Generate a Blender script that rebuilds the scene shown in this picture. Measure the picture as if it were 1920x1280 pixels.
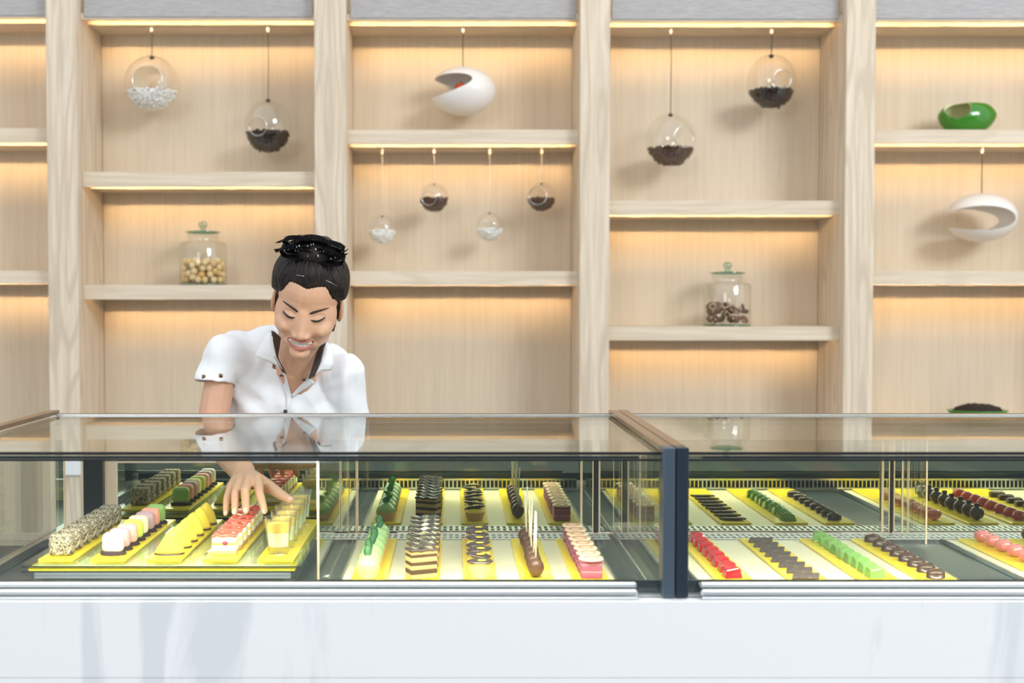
import bpy, bmesh, math, random
from mathutils import Vector, Matrix, Euler
from mathutils.bvhtree import BVHTree
from mathutils import noise as mnoise
random.seed(7)
scene = bpy.context.scene
col = scene.collection
for o in list(bpy.data.objects): bpy.data.objects.remove(o)

# ------------------------------------------------------------------ camera
F = 2280.0                       # focal length in pixels of a 1920 wide frame
CZ = 1.43
PITCH = math.atan(72 / F)
cam_d = bpy.data.cameras.new('camera'); cam = bpy.data.objects.new('camera', cam_d); col.objects.link(cam)
cam_d.sensor_width = 36; cam_d.lens = F / 1920 * 36
cam_d.shift_x = 108 / 1920
cam.location = (0, 0, CZ); cam.rotation_euler = (math.pi / 2 - PITCH, 0, 0)
cam_d.dof.use_dof = True; cam_d.dof.focus_distance = 2.55; cam_d.dof.aperture_fstop = 4.0
cam_d.clip_start = 0.05
scene.camera = cam
# ------------------------------------------------------------------ world, windows, exposure
w = bpy.data.worlds.new('world'); scene.world = w; w.use_nodes = True
wn = w.node_tree; bgn = wn.nodes['Background']
bgn.inputs[0].default_value = (0.93, 0.96, 1.0, 1); bgn.inputs[1].default_value = 1.0
def area(name, loc, target, sx, sy, power, color=(1, 1, 1), spread=math.pi):
    d = bpy.data.lights.new(name, 'AREA'); d.shape = 'RECTANGLE'; d.size = sx; d.size_y = sy
    d.energy = power; d.color = color; d.spread = spread
    o = bpy.data.objects.new(name, d); col.objects.link(o); o.location = loc
    o.rotation_euler = (Vector(target) - Vector(loc)).to_track_quat('-Z', 'Y').to_euler()
    return o
area('window_daylight', (5.6, -2.4, 5.2), (0, 4.6, 1.3), 3.0, 2.2, 330, (0.93, 0.97, 1.0))
area('window_daylight', (-2.6, -3.6, 2.9), (0, 4, 1.2), 2.2, 1.8, 75, (0.93, 0.97, 1.0))
vs = scene.view_settings
vs.view_transform = 'Standard'; vs.look = 'None'; vs.gamma = 1; vs.use_curve_mapping = False
vs.exposure = 0.20
scene.cycles.transparent_max_bounces = 28

def P(px, py, Y):
    ux = (px - 852) / F; uy = -(py - 640) / F
    up = Vector((0, math.sin(PITCH), math.cos(PITCH))); fw = Vector((0, math.cos(PITCH), -math.sin(PITCH)))
    d = Vector((ux, 0, 0)) + up * uy + fw
    t = Y / d.y
    return Vector((0, 0, CZ)) + d * t
def YZ(py, z):                                   # depth at which height z shows at image row py
    lo, hi = 0.5, 12
    for _ in range(50):
        m = (lo + hi) / 2
        zz = P(852, py, m).z
        if zz > z: lo = m
        else: hi = m
    return lo

# ------------------------------------------------------------------ materials
MATS = {}
def mat(name, color=(0.8, 0.8, 0.8), rough=0.5, metal=0.0, spec=0.5, sss=0.0, trans=0.0, emit=None, es=0.0, coat=0.0, ior=1.45):
    m = bpy.data.materials.new(name); m.use_nodes = True
    b = m.node_tree.nodes['Principled BSDF']
    b.inputs['Base Color'].default_value = (*color, 1); b.inputs['Roughness'].default_value = rough
    b.inputs['Metallic'].default_value = metal; b.inputs['Specular IOR Level'].default_value = spec
    b.inputs['Transmission Weight'].default_value = trans; b.inputs['IOR'].default_value = ior
    if sss:
        b.inputs['Subsurface Weight'].default_value = sss; b.inputs['Subsurface Scale'].default_value = 0.01
        b.inputs['Subsurface Radius'].default_value = (1, .45, .25)
    if coat: b.inputs['Coat Weight'].default_value = coat; b.inputs['Coat Roughness'].default_value = .08
    if emit: b.inputs['Emission Color'].default_value = (*emit, 1); b.inputs['Emission Strength'].default_value = es
    MATS[name] = m
    return m
def N(m, t, **kw):
    n = m.node_tree.nodes.new(t)
    for k, v in kw.items(): setattr(n, k, v)
    return n
def L(m, a, b): m.node_tree.links.new(a, b)
def noise_color(m, c1, c2, scale=(1, 1, 1), nscale=10, detail=4, lo=.35, hi=.65, bump=0.0, bdist=.001, rough=.6, coords='Object', extra=None):
    nt = m.node_tree; b = nt.nodes['Principled BSDF']
    tc = N(m, 'ShaderNodeTexCoord'); mp = N(m, 'ShaderNodeMapping'); mp.inputs['Scale'].default_value = scale
    L(m, tc.outputs[coords], mp.inputs[0])
    nz = N(m, 'ShaderNodeTexNoise'); nz.inputs['Scale'].default_value = nscale; nz.inputs['Detail'].default_value = detail; nz.inputs['Roughness'].default_value = rough
    L(m, mp.outputs[0], nz.inputs['Vector'])
    cr = N(m, 'ShaderNodeValToRGB'); cr.color_ramp.elements[0].position = lo; cr.color_ramp.elements[1].position = hi
    cr.color_ramp.elements[0].color = (*c1, 1); cr.color_ramp.elements[1].color = (*c2, 1)
    L(m, nz.outputs['Fac'], cr.inputs[0]); L(m, cr.outputs[0], b.inputs['Base Color'])
    if bump:
        bp = N(m, 'ShaderNodeBump'); bp.inputs['Strength'].default_value = bump; bp.inputs['Distance'].default_value = bdist
        L(m, nz.outputs['Fac'], bp.inputs['Height']); L(m, bp.outputs[0], b.inputs['Normal'])
    return cr, mp, nz
def wood(name, base, dark, grain_axis, cathedral=0.0):
    m = mat(name, base, .55, spec=.3)
    s = [26, 26, 26]; s[grain_axis] = 1.1
    cr, mp, nz = noise_color(m, dark, base, scale=s, nscale=2.2, detail=6, lo=.3, hi=.62)
    b = m.node_tree.nodes['Principled BSDF']
    if cathedral:
        mp2 = N(m, 'ShaderNodeMapping'); s2 = [3.2, 3.2, 3.2]; s2[grain_axis] = .32
        mp2.inputs['Scale'].default_value = s2
        L(m, m.node_tree.nodes['Texture Coordinate'].outputs['Object'], mp2.inputs[0])
        n2 = N(m, 'ShaderNodeTexNoise'); n2.inputs['Scale'].default_value = 2.4; n2.inputs['Detail'].default_value = 1.5
        L(m, mp2.outputs[0], n2.inputs['Vector'])
        mu = N(m, 'ShaderNodeMath', operation='MULTIPLY'); mu.inputs[1].default_value = 62
        L(m, n2.outputs['Fac'], mu.inputs[0])
        sn = N(m, 'ShaderNodeMath', operation='SINE'); L(m, mu.outputs[0], sn.inputs[0])
        r2 = N(m, 'ShaderNodeMapRange'); r2.inputs['From Min'].default_value = .3; r2.inputs['From Max'].default_value = 1
        r2.inputs['To Min'].default_value = 0; r2.inputs['To Max'].default_value = cathedral
        L(m, sn.outputs[0], r2.inputs['Value'])
        mx = N(m, 'ShaderNodeMix', data_type='RGBA'); mx.inputs['B'].default_value = (*dark, 1)
        L(m, r2.outputs[0], mx.inputs['Factor']); L(m, cr.outputs[0], mx.inputs['A'])
        L(m, mx.outputs['Result'], b.inputs['Base Color'])
    return m
wood('oak_post', (.80, .69, .54), (.62, .51, .38), 2, .85)
wood('oak_shelf', (.80, .685, .53), (.66, .545, .40), 0, .55)
wood('oak_back', (.74, .625, .47), (.675, .565, .42), 2)
def glass(name, tint=(.95, .975, .96), f0=.04, rough=0.0, gain=1.0):
    m = bpy.data.materials.new(name); m.use_nodes = True; nt = m.node_tree; nt.nodes.clear()
    out = N(m, 'ShaderNodeOutputMaterial'); mix = N(m, 'ShaderNodeMixShader')
    tr = N(m, 'ShaderNodeBsdfTransparent'); tr.inputs[0].default_value = (*tint, 1)
    gl = N(m, 'ShaderNodeBsdfGlossy'); gl.inputs['Roughness'].default_value = rough; gl.inputs[0].default_value = (.95, .97, .96, 1)
    ge = N(m, 'ShaderNodeNewGeometry')
    dt = N(m, 'ShaderNodeVectorMath', operation='DOT_PRODUCT'); L(m, ge.outputs['Normal'], dt.inputs[0]); L(m, ge.outputs['Incoming'], dt.inputs[1])
    ab = N(m, 'ShaderNodeMath', operation='ABSOLUTE'); L(m, dt.outputs['Value'], ab.inputs[0])
    om = N(m, 'ShaderNodeMath', operation='SUBTRACT'); om.inputs[0].default_value = 1; L(m, ab.outputs[0], om.inputs[1])
    pw = N(m, 'ShaderNodeMath', operation='POWER'); pw.inputs[1].default_value = 5; L(m, om.outputs[0], pw.inputs[0])
    ma = N(m, 'ShaderNodeMath', operation='MULTIPLY_ADD', use_clamp=True); ma.inputs[1].default_value = (1 - f0) * gain; ma.inputs[2].default_value = f0
    L(m, pw.outputs[0], ma.inputs[0]); L(m, ma.outputs[0], mix.inputs[0])
    L(m, tr.outputs[0], mix.inputs[1]); L(m, gl.outputs[0], mix.inputs[2]); L(m, mix.outputs[0], out.inputs[0])
    MATS[name] = m; return m
glass('case_glass', (.955, .98, .965)); glass('jar_glass', (.985, .985, .978), .05); glass('tube_glass', (.97, .97, .97), .62); glass('globe_glass', (.98, .98, .975), .085); glass('rim_glass', (.95, .95, .94), .38)
glass('knob_glass', (.70, .80, .72), .12); glass('green_edge_glass', (.35, .62, .50), .08); glass('shelf_glass', (.90, .96, .90), .05)
def mirror(name, c, r=.0):
    m = mat(name, c, r, 1.0); return m
mirror('mirror', (.47, .50, .38), .008)
mat('steel', (.62, .64, .66), .22, 1.0); mat('alu', (.84, .87, .90), .42, 1.0)
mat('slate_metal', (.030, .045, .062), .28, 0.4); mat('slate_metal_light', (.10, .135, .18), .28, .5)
mat('black_trim', (.012, .014, .015), .35); mat('brown_tinted_metal', (.30, .22, .15), .2, .8)  # brown metal: rear rails' own colour; on end bars, reflected wood put into colour
mat('dark_base', (.035, .048, .062), .3, .1)
mat('light_plate', (.74, .70, .50), .3, coat=.2)
mat('yellow_board', (.86, .655, .03), .25, coat=.3, sss=.15)
mat('led', (1, .9, .7), .5, emit=(1, .72, .40), es=4.0)
mat('case_led', (1, 1, 1), .5, emit=(1, .93, .75), es=3.0)
m = mat('marble', (.86, .88, .90), .30)
cr, mp, nz = noise_color(m, (.67, .695, .72), (.81, .817, .825), scale=(4.6, 1, .75), nscale=1.7, detail=9, lo=.355, hi=.425, rough=.55)
mp.inputs['Rotation'].default_value = (0, .75, 0); nz.inputs['Distortion'].default_value = .6
m = mat('grey_fabric', (.40, .41, .45), .9, spec=.1)
noise_color(m, (.37, .355, .355), (.55, .53, .52), scale=(8, 8, 150), nscale=3, detail=4, lo=.3, hi=.7, bump=.3, bdist=.002)
mat('white_ceramic', (.86, .81, .755), .35, coat=.2); mat('cord_dark', (.06, .045, .035), .6); mat('cord_white', (.85, .84, .80), .4)
mat('cap_brown', (.05, .035, .03), .3); mat('plastic_clear', (.9, .88, .82), .2)
m = mat('green_glaze', (.035, .22, .012), .15, coat=.6); mat('bowl_inside', (.72, .72, .42), .25, coat=.3)
mat('red_candle', (.50, .07, .015), .3); mat('soil', (.03, .02, .015), .9); mat('white_plastic', (.88, .89, .92), .3)
mat('floor_grey', (.30, .30, .30), .4); mat('room_wall', (.24, .27, .28), .8); mat('cabinet_dark', (.035, .04, .045), .4)
m = mat('pebble_white', (.93, .91, .86), .5); m = mat('coffee_bean', (.04, .022, .014), .35); m = mat('brown_bean', (.11, .055, .032), .45)
mat('hazelnut', (.76, .48, .15), .5); mat('hazelnut_pale', (.86, .66, .34), .5)
mat('seed_shell', (.15, .06, .025), .5); mat('seed_white', (.85, .72, .50), .5)
# pastry
m = mat('sesame', (.7, .66, .52), .8)
nt = m.node_tree; vo = N(m, 'ShaderNodeTexVoronoi'); vo.inputs['Scale'].default_value = 560
tc = N(m, 'ShaderNodeTexCoord'); L(m, tc.outputs['Object'], vo.inputs['Vector'])
crr = N(m, 'ShaderNodeValToRGB'); crr.color_ramp.interpolation = 'CONSTANT'
e = crr.color_ramp.elements; e[0].color = (.035, .03, .025, 1); e[0].position = 0; e[1].position = .36; e[1].color = (.46, .39, .26, 1)
e2 = e.new(.58); e2.color = (.22, .19, .14, 1); e3 = e.new(.80); e3.color = (.66, .60, .45, 1)
L(m, vo.outputs['Color'], crr.inputs[0]); L(m, crr.outputs[0], nt.nodes['Principled BSDF'].inputs['Base Color'])
bp = N(m, 'ShaderNodeBump'); bp.inputs['Strength'].default_value = .8; bp.inputs['Distance'].default_value = .001
L(m, vo.outputs['Distance'], bp.inputs['Height']); L(m, bp.outputs[0], nt.nodes['Principled BSDF'].inputs['Normal'])
for n_, c_ in dict(white=(.58, .58, .59), mauve=(.50, .33, .38), pink=(.80, .42, .38), lime=(.55, .66, .12), cream=(.86, .76, .50), salmon=(.80, .36, .26), green=(.28, .46, .13)).items():
    mm = mat('icing_' + n_, c_, .45, sss=.2)
mat('choc', (.055, .028, .018), .28, coat=.3); mat('choc_matt', (.045, .024, .014), .55); mat('choc_glaze', (.040, .024, .020), .12, coat=.7)
mat('choc_milk', (.085, .038, .022), .35); mat('crumb', (.035, .02, .02), .9)
mat('lemon', (.86, .66, .07), .45, sss=.25); mat('sponge', (.48, .31, .13), .8); mat('sponge_dark', (.17, .085, .04), .8); mat('cream', (.88, .84, .70), .5, sss=.15)
mat('red_glaze', (.80, .11, .07), .2, coat=.6); mat('berry', (.20, .03, .06), .3); mat('tart_shell', (.66, .35, .12), .7)
mat('green_cream', (.32, .50, .21), .35, sss=.25, coat=.3); mat('mint', (.10, .27, .13), .4)
mat('stick', (.76, .70, .54), .4); mat('pink_cake', (.30, .07, .14), .55, sss=.1); mat('pink_light', (.46, .20, .26), .55, sss=.2)
mat('wafer', (.80, .60, .40), .55); mat('wafer_ring', (.55, .25, .18), .6)
mat('red_jelly', (.42, .015, .02), .12, trans=.12, coat=.5, sss=.4); mat('green_jelly', (.17, .34, .08), .15, trans=.1, coat=.5, sss=.2)
mat('pink_jelly', (.72, .24, .22), .15, trans=.25, coat=.5, sss=.2); mat('ruby_jelly', (.42, .035, .01), .1, trans=.35, coat=.6)
m = mat('slate_choc', (.10, .075, .07), .6); noise_color(m, (.035, .025, .024), (.14, .11, .10), nscale=220, detail=3, lo=.35, hi=.7, bump=.4, bdist=.001)
mat('orange_jelly', (.90, .62, .12), .15, coat=.4, sss=.4); mat('clear_jelly', (.82, .86, .55), .15, sss=.4)
# person
m = mat('skin', (.70, .42, .28), .40, sss=.12, spec=.4)
noise_color(m, (.655, .375, .245), (.715, .435, .295), nscale=18, detail=3, lo=.3, hi=.7, bump=.05, bdist=.001)
m = mat('hair_black', (.012, .009, .008), .48, spec=.35)
noise_color(m, (.006, .005, .005), (.035, .02, .014), scale=(1, 1, .12), nscale=240, detail=3, lo=.4, hi=.8, bump=.5, bdist=.002)
mat('shirt_white', (.86, .87, .89), .75, spec=.2, sss=.05); mat('lining', (.055, .04, .042), .55); mat('lip', (.56, .20, .17), .35, sss=.1); mat('teeth', (.86, .83, .78), .2)
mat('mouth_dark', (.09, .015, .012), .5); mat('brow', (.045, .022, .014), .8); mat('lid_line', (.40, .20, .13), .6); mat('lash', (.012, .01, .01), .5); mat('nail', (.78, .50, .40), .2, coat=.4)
mat('trousers', (.03, .03, .035), .8); mat('tulle', (.01, .01, .012), .4); mat('bead', (.9, .86, .82), .15, coat=.5); mat('gold_stud', (.20, .13, .06), .25, .9); mat('brace', (.45, .47, .5), .2, .9)

# ------------------------------------------------------------------ mesh helpers
def new_obj(name, bm, m, parent=None, smooth=False, loc=None):
    me = bpy.data.meshes.new(name); bm.normal_update(); bm.to_mesh(me); bm.free()
    for mm in (m if isinstance(m, (list, tuple)) else [m]): me.materials.append(MATS[mm])
    if smooth:
        for p in me.polygons: p.use_smooth = True
    o = bpy.data.objects.new(name, me); col.objects.link(o)
    if loc is not None: o.location = loc
    if parent: o.parent = parent
    return o
def thing(name, label, cat, loc=(0, 0, 0), group=None, rz=0):
    o = bpy.data.objects.new(name, None); col.objects.link(o); o.location = loc; o.rotation_euler = (0, 0, rz)
    o.empty_display_size = .02
    return tag(o, label, cat, group)
def tag(o, label, cat, group=None):
    o['label'] = label; o['category'] = cat
    if group: o['group'] = group
    return o
def struct(name, bm, m, parent=None):
    o = new_obj(name, bm, m, parent); o['kind'] = 'structure'; return o
def bx(bm, x0, x1, y0, y1, z0, z1, bev=0, seg=1, mi=0):
    r = bmesh.ops.create_cube(bm, size=1)
    vsx = r['verts']
    for v in vsx:
        v.co = Vector(((x0 + x1) / 2 + v.co.x * (x1 - x0), (y0 + y1) / 2 + v.co.y * (y1 - y0), (z0 + z1) / 2 + v.co.z * (z1 - z0)))
    fs = {f for v in vsx for f in v.link_faces}
    for f in fs: f.material_index = mi
    if bev:
        ed = list({e for f in fs for e in f.edges})
        bmesh.ops.bevel(bm, geom=ed, offset=bev, segments=seg, affect='EDGES', profile=.5)
    return bm
def box(name, x0, x1, y0, y1, z0, z1, m, parent=None, bev=0, seg=1, smooth=False):
    return new_obj(name, bx(bmesh.new(), x0, x1, y0, y1, z0, z1, bev, seg), m, parent, smooth)
def sph(bm, c, r, seg=16, rings=10, rot=None, mi=0, ico=None):
    if not hasattr(r, '__len__'): r = (r, r, r)
    if ico is not None: g = bmesh.ops.create_icosphere(bm, subdivisions=ico, radius=1)
    else: g = bmesh.ops.create_uvsphere(bm, u_segments=seg, v_segments=rings, radius=1)
    for v in g['verts']:
        p = Vector((v.co.x * r[0], v.co.y * r[1], v.co.z * r[2]))
        if rot: p = rot @ p
        v.co = p + Vector(c)
    for f in {f for v in g['verts'] for f in v.link_faces}: f.material_index = mi
    return g['verts']
def cap(bm, a, b, ra, rb, seg=14):
    a = Vector(a); b = Vector(b)
    g = bmesh.ops.create_uvsphere(bm, u_segments=seg, v_segments=10, radius=1)
    q = (b - a).to_track_quat('Z', 'X')
    for v in g['verts']:
        if v.co.z > 1e-4: v.co = b + q @ (v.co * rb)
        elif v.co.z < -1e-4: v.co = a + q @ (v.co * ra)
        else: v.co = (a + b) / 2 + q @ (v.co * (ra + rb) / 2)
def lathe(bm, prof, seg=24, c=(0, 0, 0), close=False, flute=0, fn=0, mi=0):
    rings = []
    for r, z in prof:
        if r < 1e-6: rings.append([bm.verts.new((c[0], c[1], c[2] + z))])
        else:
            rings.append([bm.verts.new((c[0] + (r + flute * math.cos(fn * 2 * math.pi * i / seg)) * math.cos(2 * math.pi * i / seg), c[1] + (r + flute * math.cos(fn * 2 * math.pi * i / seg)) * math.sin(2 * math.pi * i / seg), c[2] + z)) for i in range(seg)])
    prs = list(zip(rings, rings[1:]))
    if close: prs.append((rings[-1], rings[0]))
    for A, B in prs:
        for i in range(seg):
            j = (i + 1) % seg
            if len(A) == 1 and len(B) == 1: continue
            if len(A) == 1: f = bm.faces.new((A[0], B[i], B[j]))
            elif len(B) == 1: f = bm.faces.new((A[i], A[j], B[0]))
            else: f = bm.faces.new((A[i], A[j], B[j], B[i]))
            f.material_index = mi
    return bm
def tube(bm, pts, r, seg=8, caps=True):
    pts = [Vector(p) for p in pts]; n = len(pts); rings = []
    rr = r if hasattr(r, '__len__') else [r] * n
    ref = None
    for i, p in enumerate(pts):
        t = (pts[min(i + 1, n - 1)] - pts[max(i - 1, 0)]).normalized()
        if ref is None: ref = t.orthogonal().normalized()
        ref = (ref - t * ref.dot(t)).normalized(); b = t.cross(ref)
        rings.append([bm.verts.new(p + (ref * math.cos(2 * math.pi * k / seg) + b * math.sin(2 * math.pi * k / seg)) * rr[i]) for k in range(seg)])
    for A, B in zip(rings, rings[1:]):
        for k in range(seg): bm.faces.new((A[k], A[(k + 1) % seg], B[(k + 1) % seg], B[k]))
    if caps: bm.faces.new(rings[0][::-1]); bm.faces.new(rings[-1])
    return bm
def evaluate(o, name):
    dg = bpy.context.evaluated_depsgraph_get(); dg.update()
    me = bpy.data.meshes.new_from_object(o.evaluated_get(dg)); me.name = name
    return me
def remesh(bm, voxel, smooth_it=6, fac=.5):
    me = bpy.data.meshes.new('tmp'); bm.to_mesh(me); bm.free()
    o = bpy.data.objects.new('tmp', me); col.objects.link(o)
    r = o.modifiers.new('r', 'REMESH'); r.mode = 'VOXEL'; r.voxel_size = voxel
    if smooth_it:
        s = o.modifiers.new('s', 'SMOOTH'); s.factor = fac; s.iterations = smooth_it
    me2 = evaluate(o, 'm'); bpy.data.objects.remove(o); bpy.data.meshes.remove(me)
    b2 = bmesh.new(); b2.from_mesh(me2); bpy.data.meshes.remove(me2)
    return b2
def boolean(bmA, cutters, mA, mB=None):
    """subtract cutters; keeps cutter material slot 1"""
    me = bpy.data.meshes.new('a'); bmA.to_mesh(me); bmA.free(); me.materials.append(MATS[mA]); me.materials.append(MATS[mB or mA])
    o = bpy.data.objects.new('a', me); col.objects.link(o); tmp = []
    for cb in cutters:
        for f in cb.faces: f.material_index = 1
        mc = bpy.data.meshes.new('c'); cb.to_mesh(mc); cb.free(); mc.materials.append(MATS[mA]); mc.materials.append(MATS[mB or mA])
        oc = bpy.data.objects.new('c', mc); col.objects.link(oc); tmp.append(oc)
        md = o.modifiers.new('b', 'BOOLEAN'); md.operation = 'DIFFERENCE'; md.object = oc; md.solver = 'EXACT'
    me2 = evaluate(o, 'm')
    for t in tmp + [o]: bpy.data.objects.remove(t)
    b2 = bmesh.new(); b2.from_mesh(me2); return b2
def copy_tree(o, parent=None):
    c = o.copy(); col.objects.link(c)
    if parent: c.parent = parent
    for ch in list(o.children): copy_tree(ch, c)
    return c
ORD = ['', 'first', 'second', 'third', 'fourth', 'fifth', 'sixth', 'seventh', 'eighth', 'ninth', 'tenth']

# ------------------------------------------------------------------ room
struct('floor', bx(bmesh.new(), -7, 7, -4.5, 5.6, -.05, 0), 'floor_grey')
struct('wall_back', bx(bmesh.new(), -7, 7, 5.12, 5.3, 0, 3.6), 'oak_back')
struct('wall_front', bx(bmesh.new(), -7, 7, -4.6, -4.5, 0, 3.6), 'room_wall')

# ------------------------------------------------------------------ shelving wall
YP, YS, YB = 4.75, 4.81, 5.09
unit = thing('shelving_unit', 'tall light oak wall shelving with lit open bays behind the counter', 'shelving', (0, 5.0, 0))
off = Vector((0, 5.0, 0))
def ubox(name, x0, x1, y0, y1, z0, z1, m, parent=None, bev=.002):
    o = new_obj(name, bx(bmesh.new(), x0, x1, y0 - 5.0, y1 - 5.0, z0, z1, bev), m, parent or unit); return o
posts = [(-410, -352), (89, 146), (590, 649), (1087, 1143), (1584, 1639), (2085, 2142)]
PX = []
for a, b in posts:
    x0, x1 = P(a, 400, YP).x, P(b, 400, YP).x; PX.append((x0, x1))
    ubox('post', x0, x1, YP, YB, 0, 2.75, 'oak_post')
zf = lambda py: P(852, py, YS).z
bays = [(0, [33, (240, 267), (507, 532)]), (1, [36, (322, 350), (534, 561)]), (2, [38, (243, 270), (508, 535)]),
        (3, [40, (376, 403), (612, 638)]), (4, [39, (243, 269), (508, 534), (800, 826)])]
for bi, spec in bays:
    x0, x1 = PX[bi][1], PX[bi + 1][0]
    ubox('back_panel', x0 + .001, x1 - .001, YB, YB + .02, 0, 2.75, 'oak_back', bev=0)
    zt = zf(spec[0])
    ubox('fabric_panel', x0 + .012, x1 - .012, YS - .004, YS + .012, zt + .006, 2.75, 'grey_fabric', bev=.003)
    sh = [(spec[0] - 12, spec[0] + .5)] + list(spec[1:])
    for k, (ya, yb) in enumerate(sh):
        za, zb = zf(ya), zf(yb)
        bm = bmesh.new()
        f0 = YS + (.002 if k == 0 else 0)
        zfa = za if k else zb + .008
        if k == 0: f0 = YS + .002
        bx(bm, x0 + .0005, x1 - .0005, f0 - 5, YS + .015 - 5, zb, zfa if k else zb + .026)
        bx(bm, x0 + .0005, x1 - .0005, YS + .015 - 5, YS + .09 - 5, zb + .022, za if k else zb + .04)
        bx(bm, x0 + .0005, x1 - .0005, YS + .09 - 5, YB - 5, zb, za if k else zb + .04)
        s = new_obj('shelf' if k else 'top_board', bm, 'oak_shelf', unit)
        led = new_obj('led_strip', bx(bmesh.new(), x0 + .01, x1 - .01, YS + .016 - 5, YS + .020 - 5, zb + .013, zb + .021), 'led', s)
        a = area('led_lamp', ((x0 + x1) / 2, YS + .024, zb + .0175), ((x0 + x1) / 2, YS + .024 + .8, zb + .0175 - .27), x1 - x0 - .03, .004, .36, (1, .66, .32), math.radians(56))
# white socket plate and the dark cabinet door seen behind the counter
tag(box('wall_plate', P(120, 880, 4.74).x, P(151, 880, 4.74).x, 4.738, 4.749, P(0, 891, 4.74).z, P(0, 862, 4.74).z, 'white_plastic', bev=.002), 'white square wall plate on the oak post seen through the left end of the case', 'wall plate')

# ------------------------------------------------------------------ counter and display cases
YF = 1.90; YM = 2.517
ZTOP = P(852, 848, YF).z; ZB = P(852, 1123, 1.95).z; ZSH = P(852, 968, YM).z
ZRAIL = P(852, 1094, 1.875).z; ZR2 = P(852, 1109, 1.865).z; ZM = P(852, 1127, 1.86).z
XL, XJ, XR = -.835, .343, 1.95
ctr = thing('marble_counter', 'long white veined marble counter front under the glass display cases', 'counter', (.4, 2.2, 0))
def cb(name, x0, x1, y0, y1, z0, z1, m, bev=.002): return new_obj(name, bx(bmesh.new(), x0 - .4, x1 - .4, y0 - 2.2, y1 - 2.2, z0, z1, bev), m, ctr)
zj = P(0, 1271, 1.86).z
cb('stone_slab', -1.4, 2.2, 1.86, 1.882, zj + .0003, ZM, 'marble', .0008)
cb('stone_slab', -1.4, 2.2, 1.8605, 1.8825, 0, zj - .0003, 'marble', .0008)
cb('counter_body', -1.4, 2.2, 1.883, 2.56, 0, ZB - .035, 'cabinet_dark', .0015)

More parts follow.
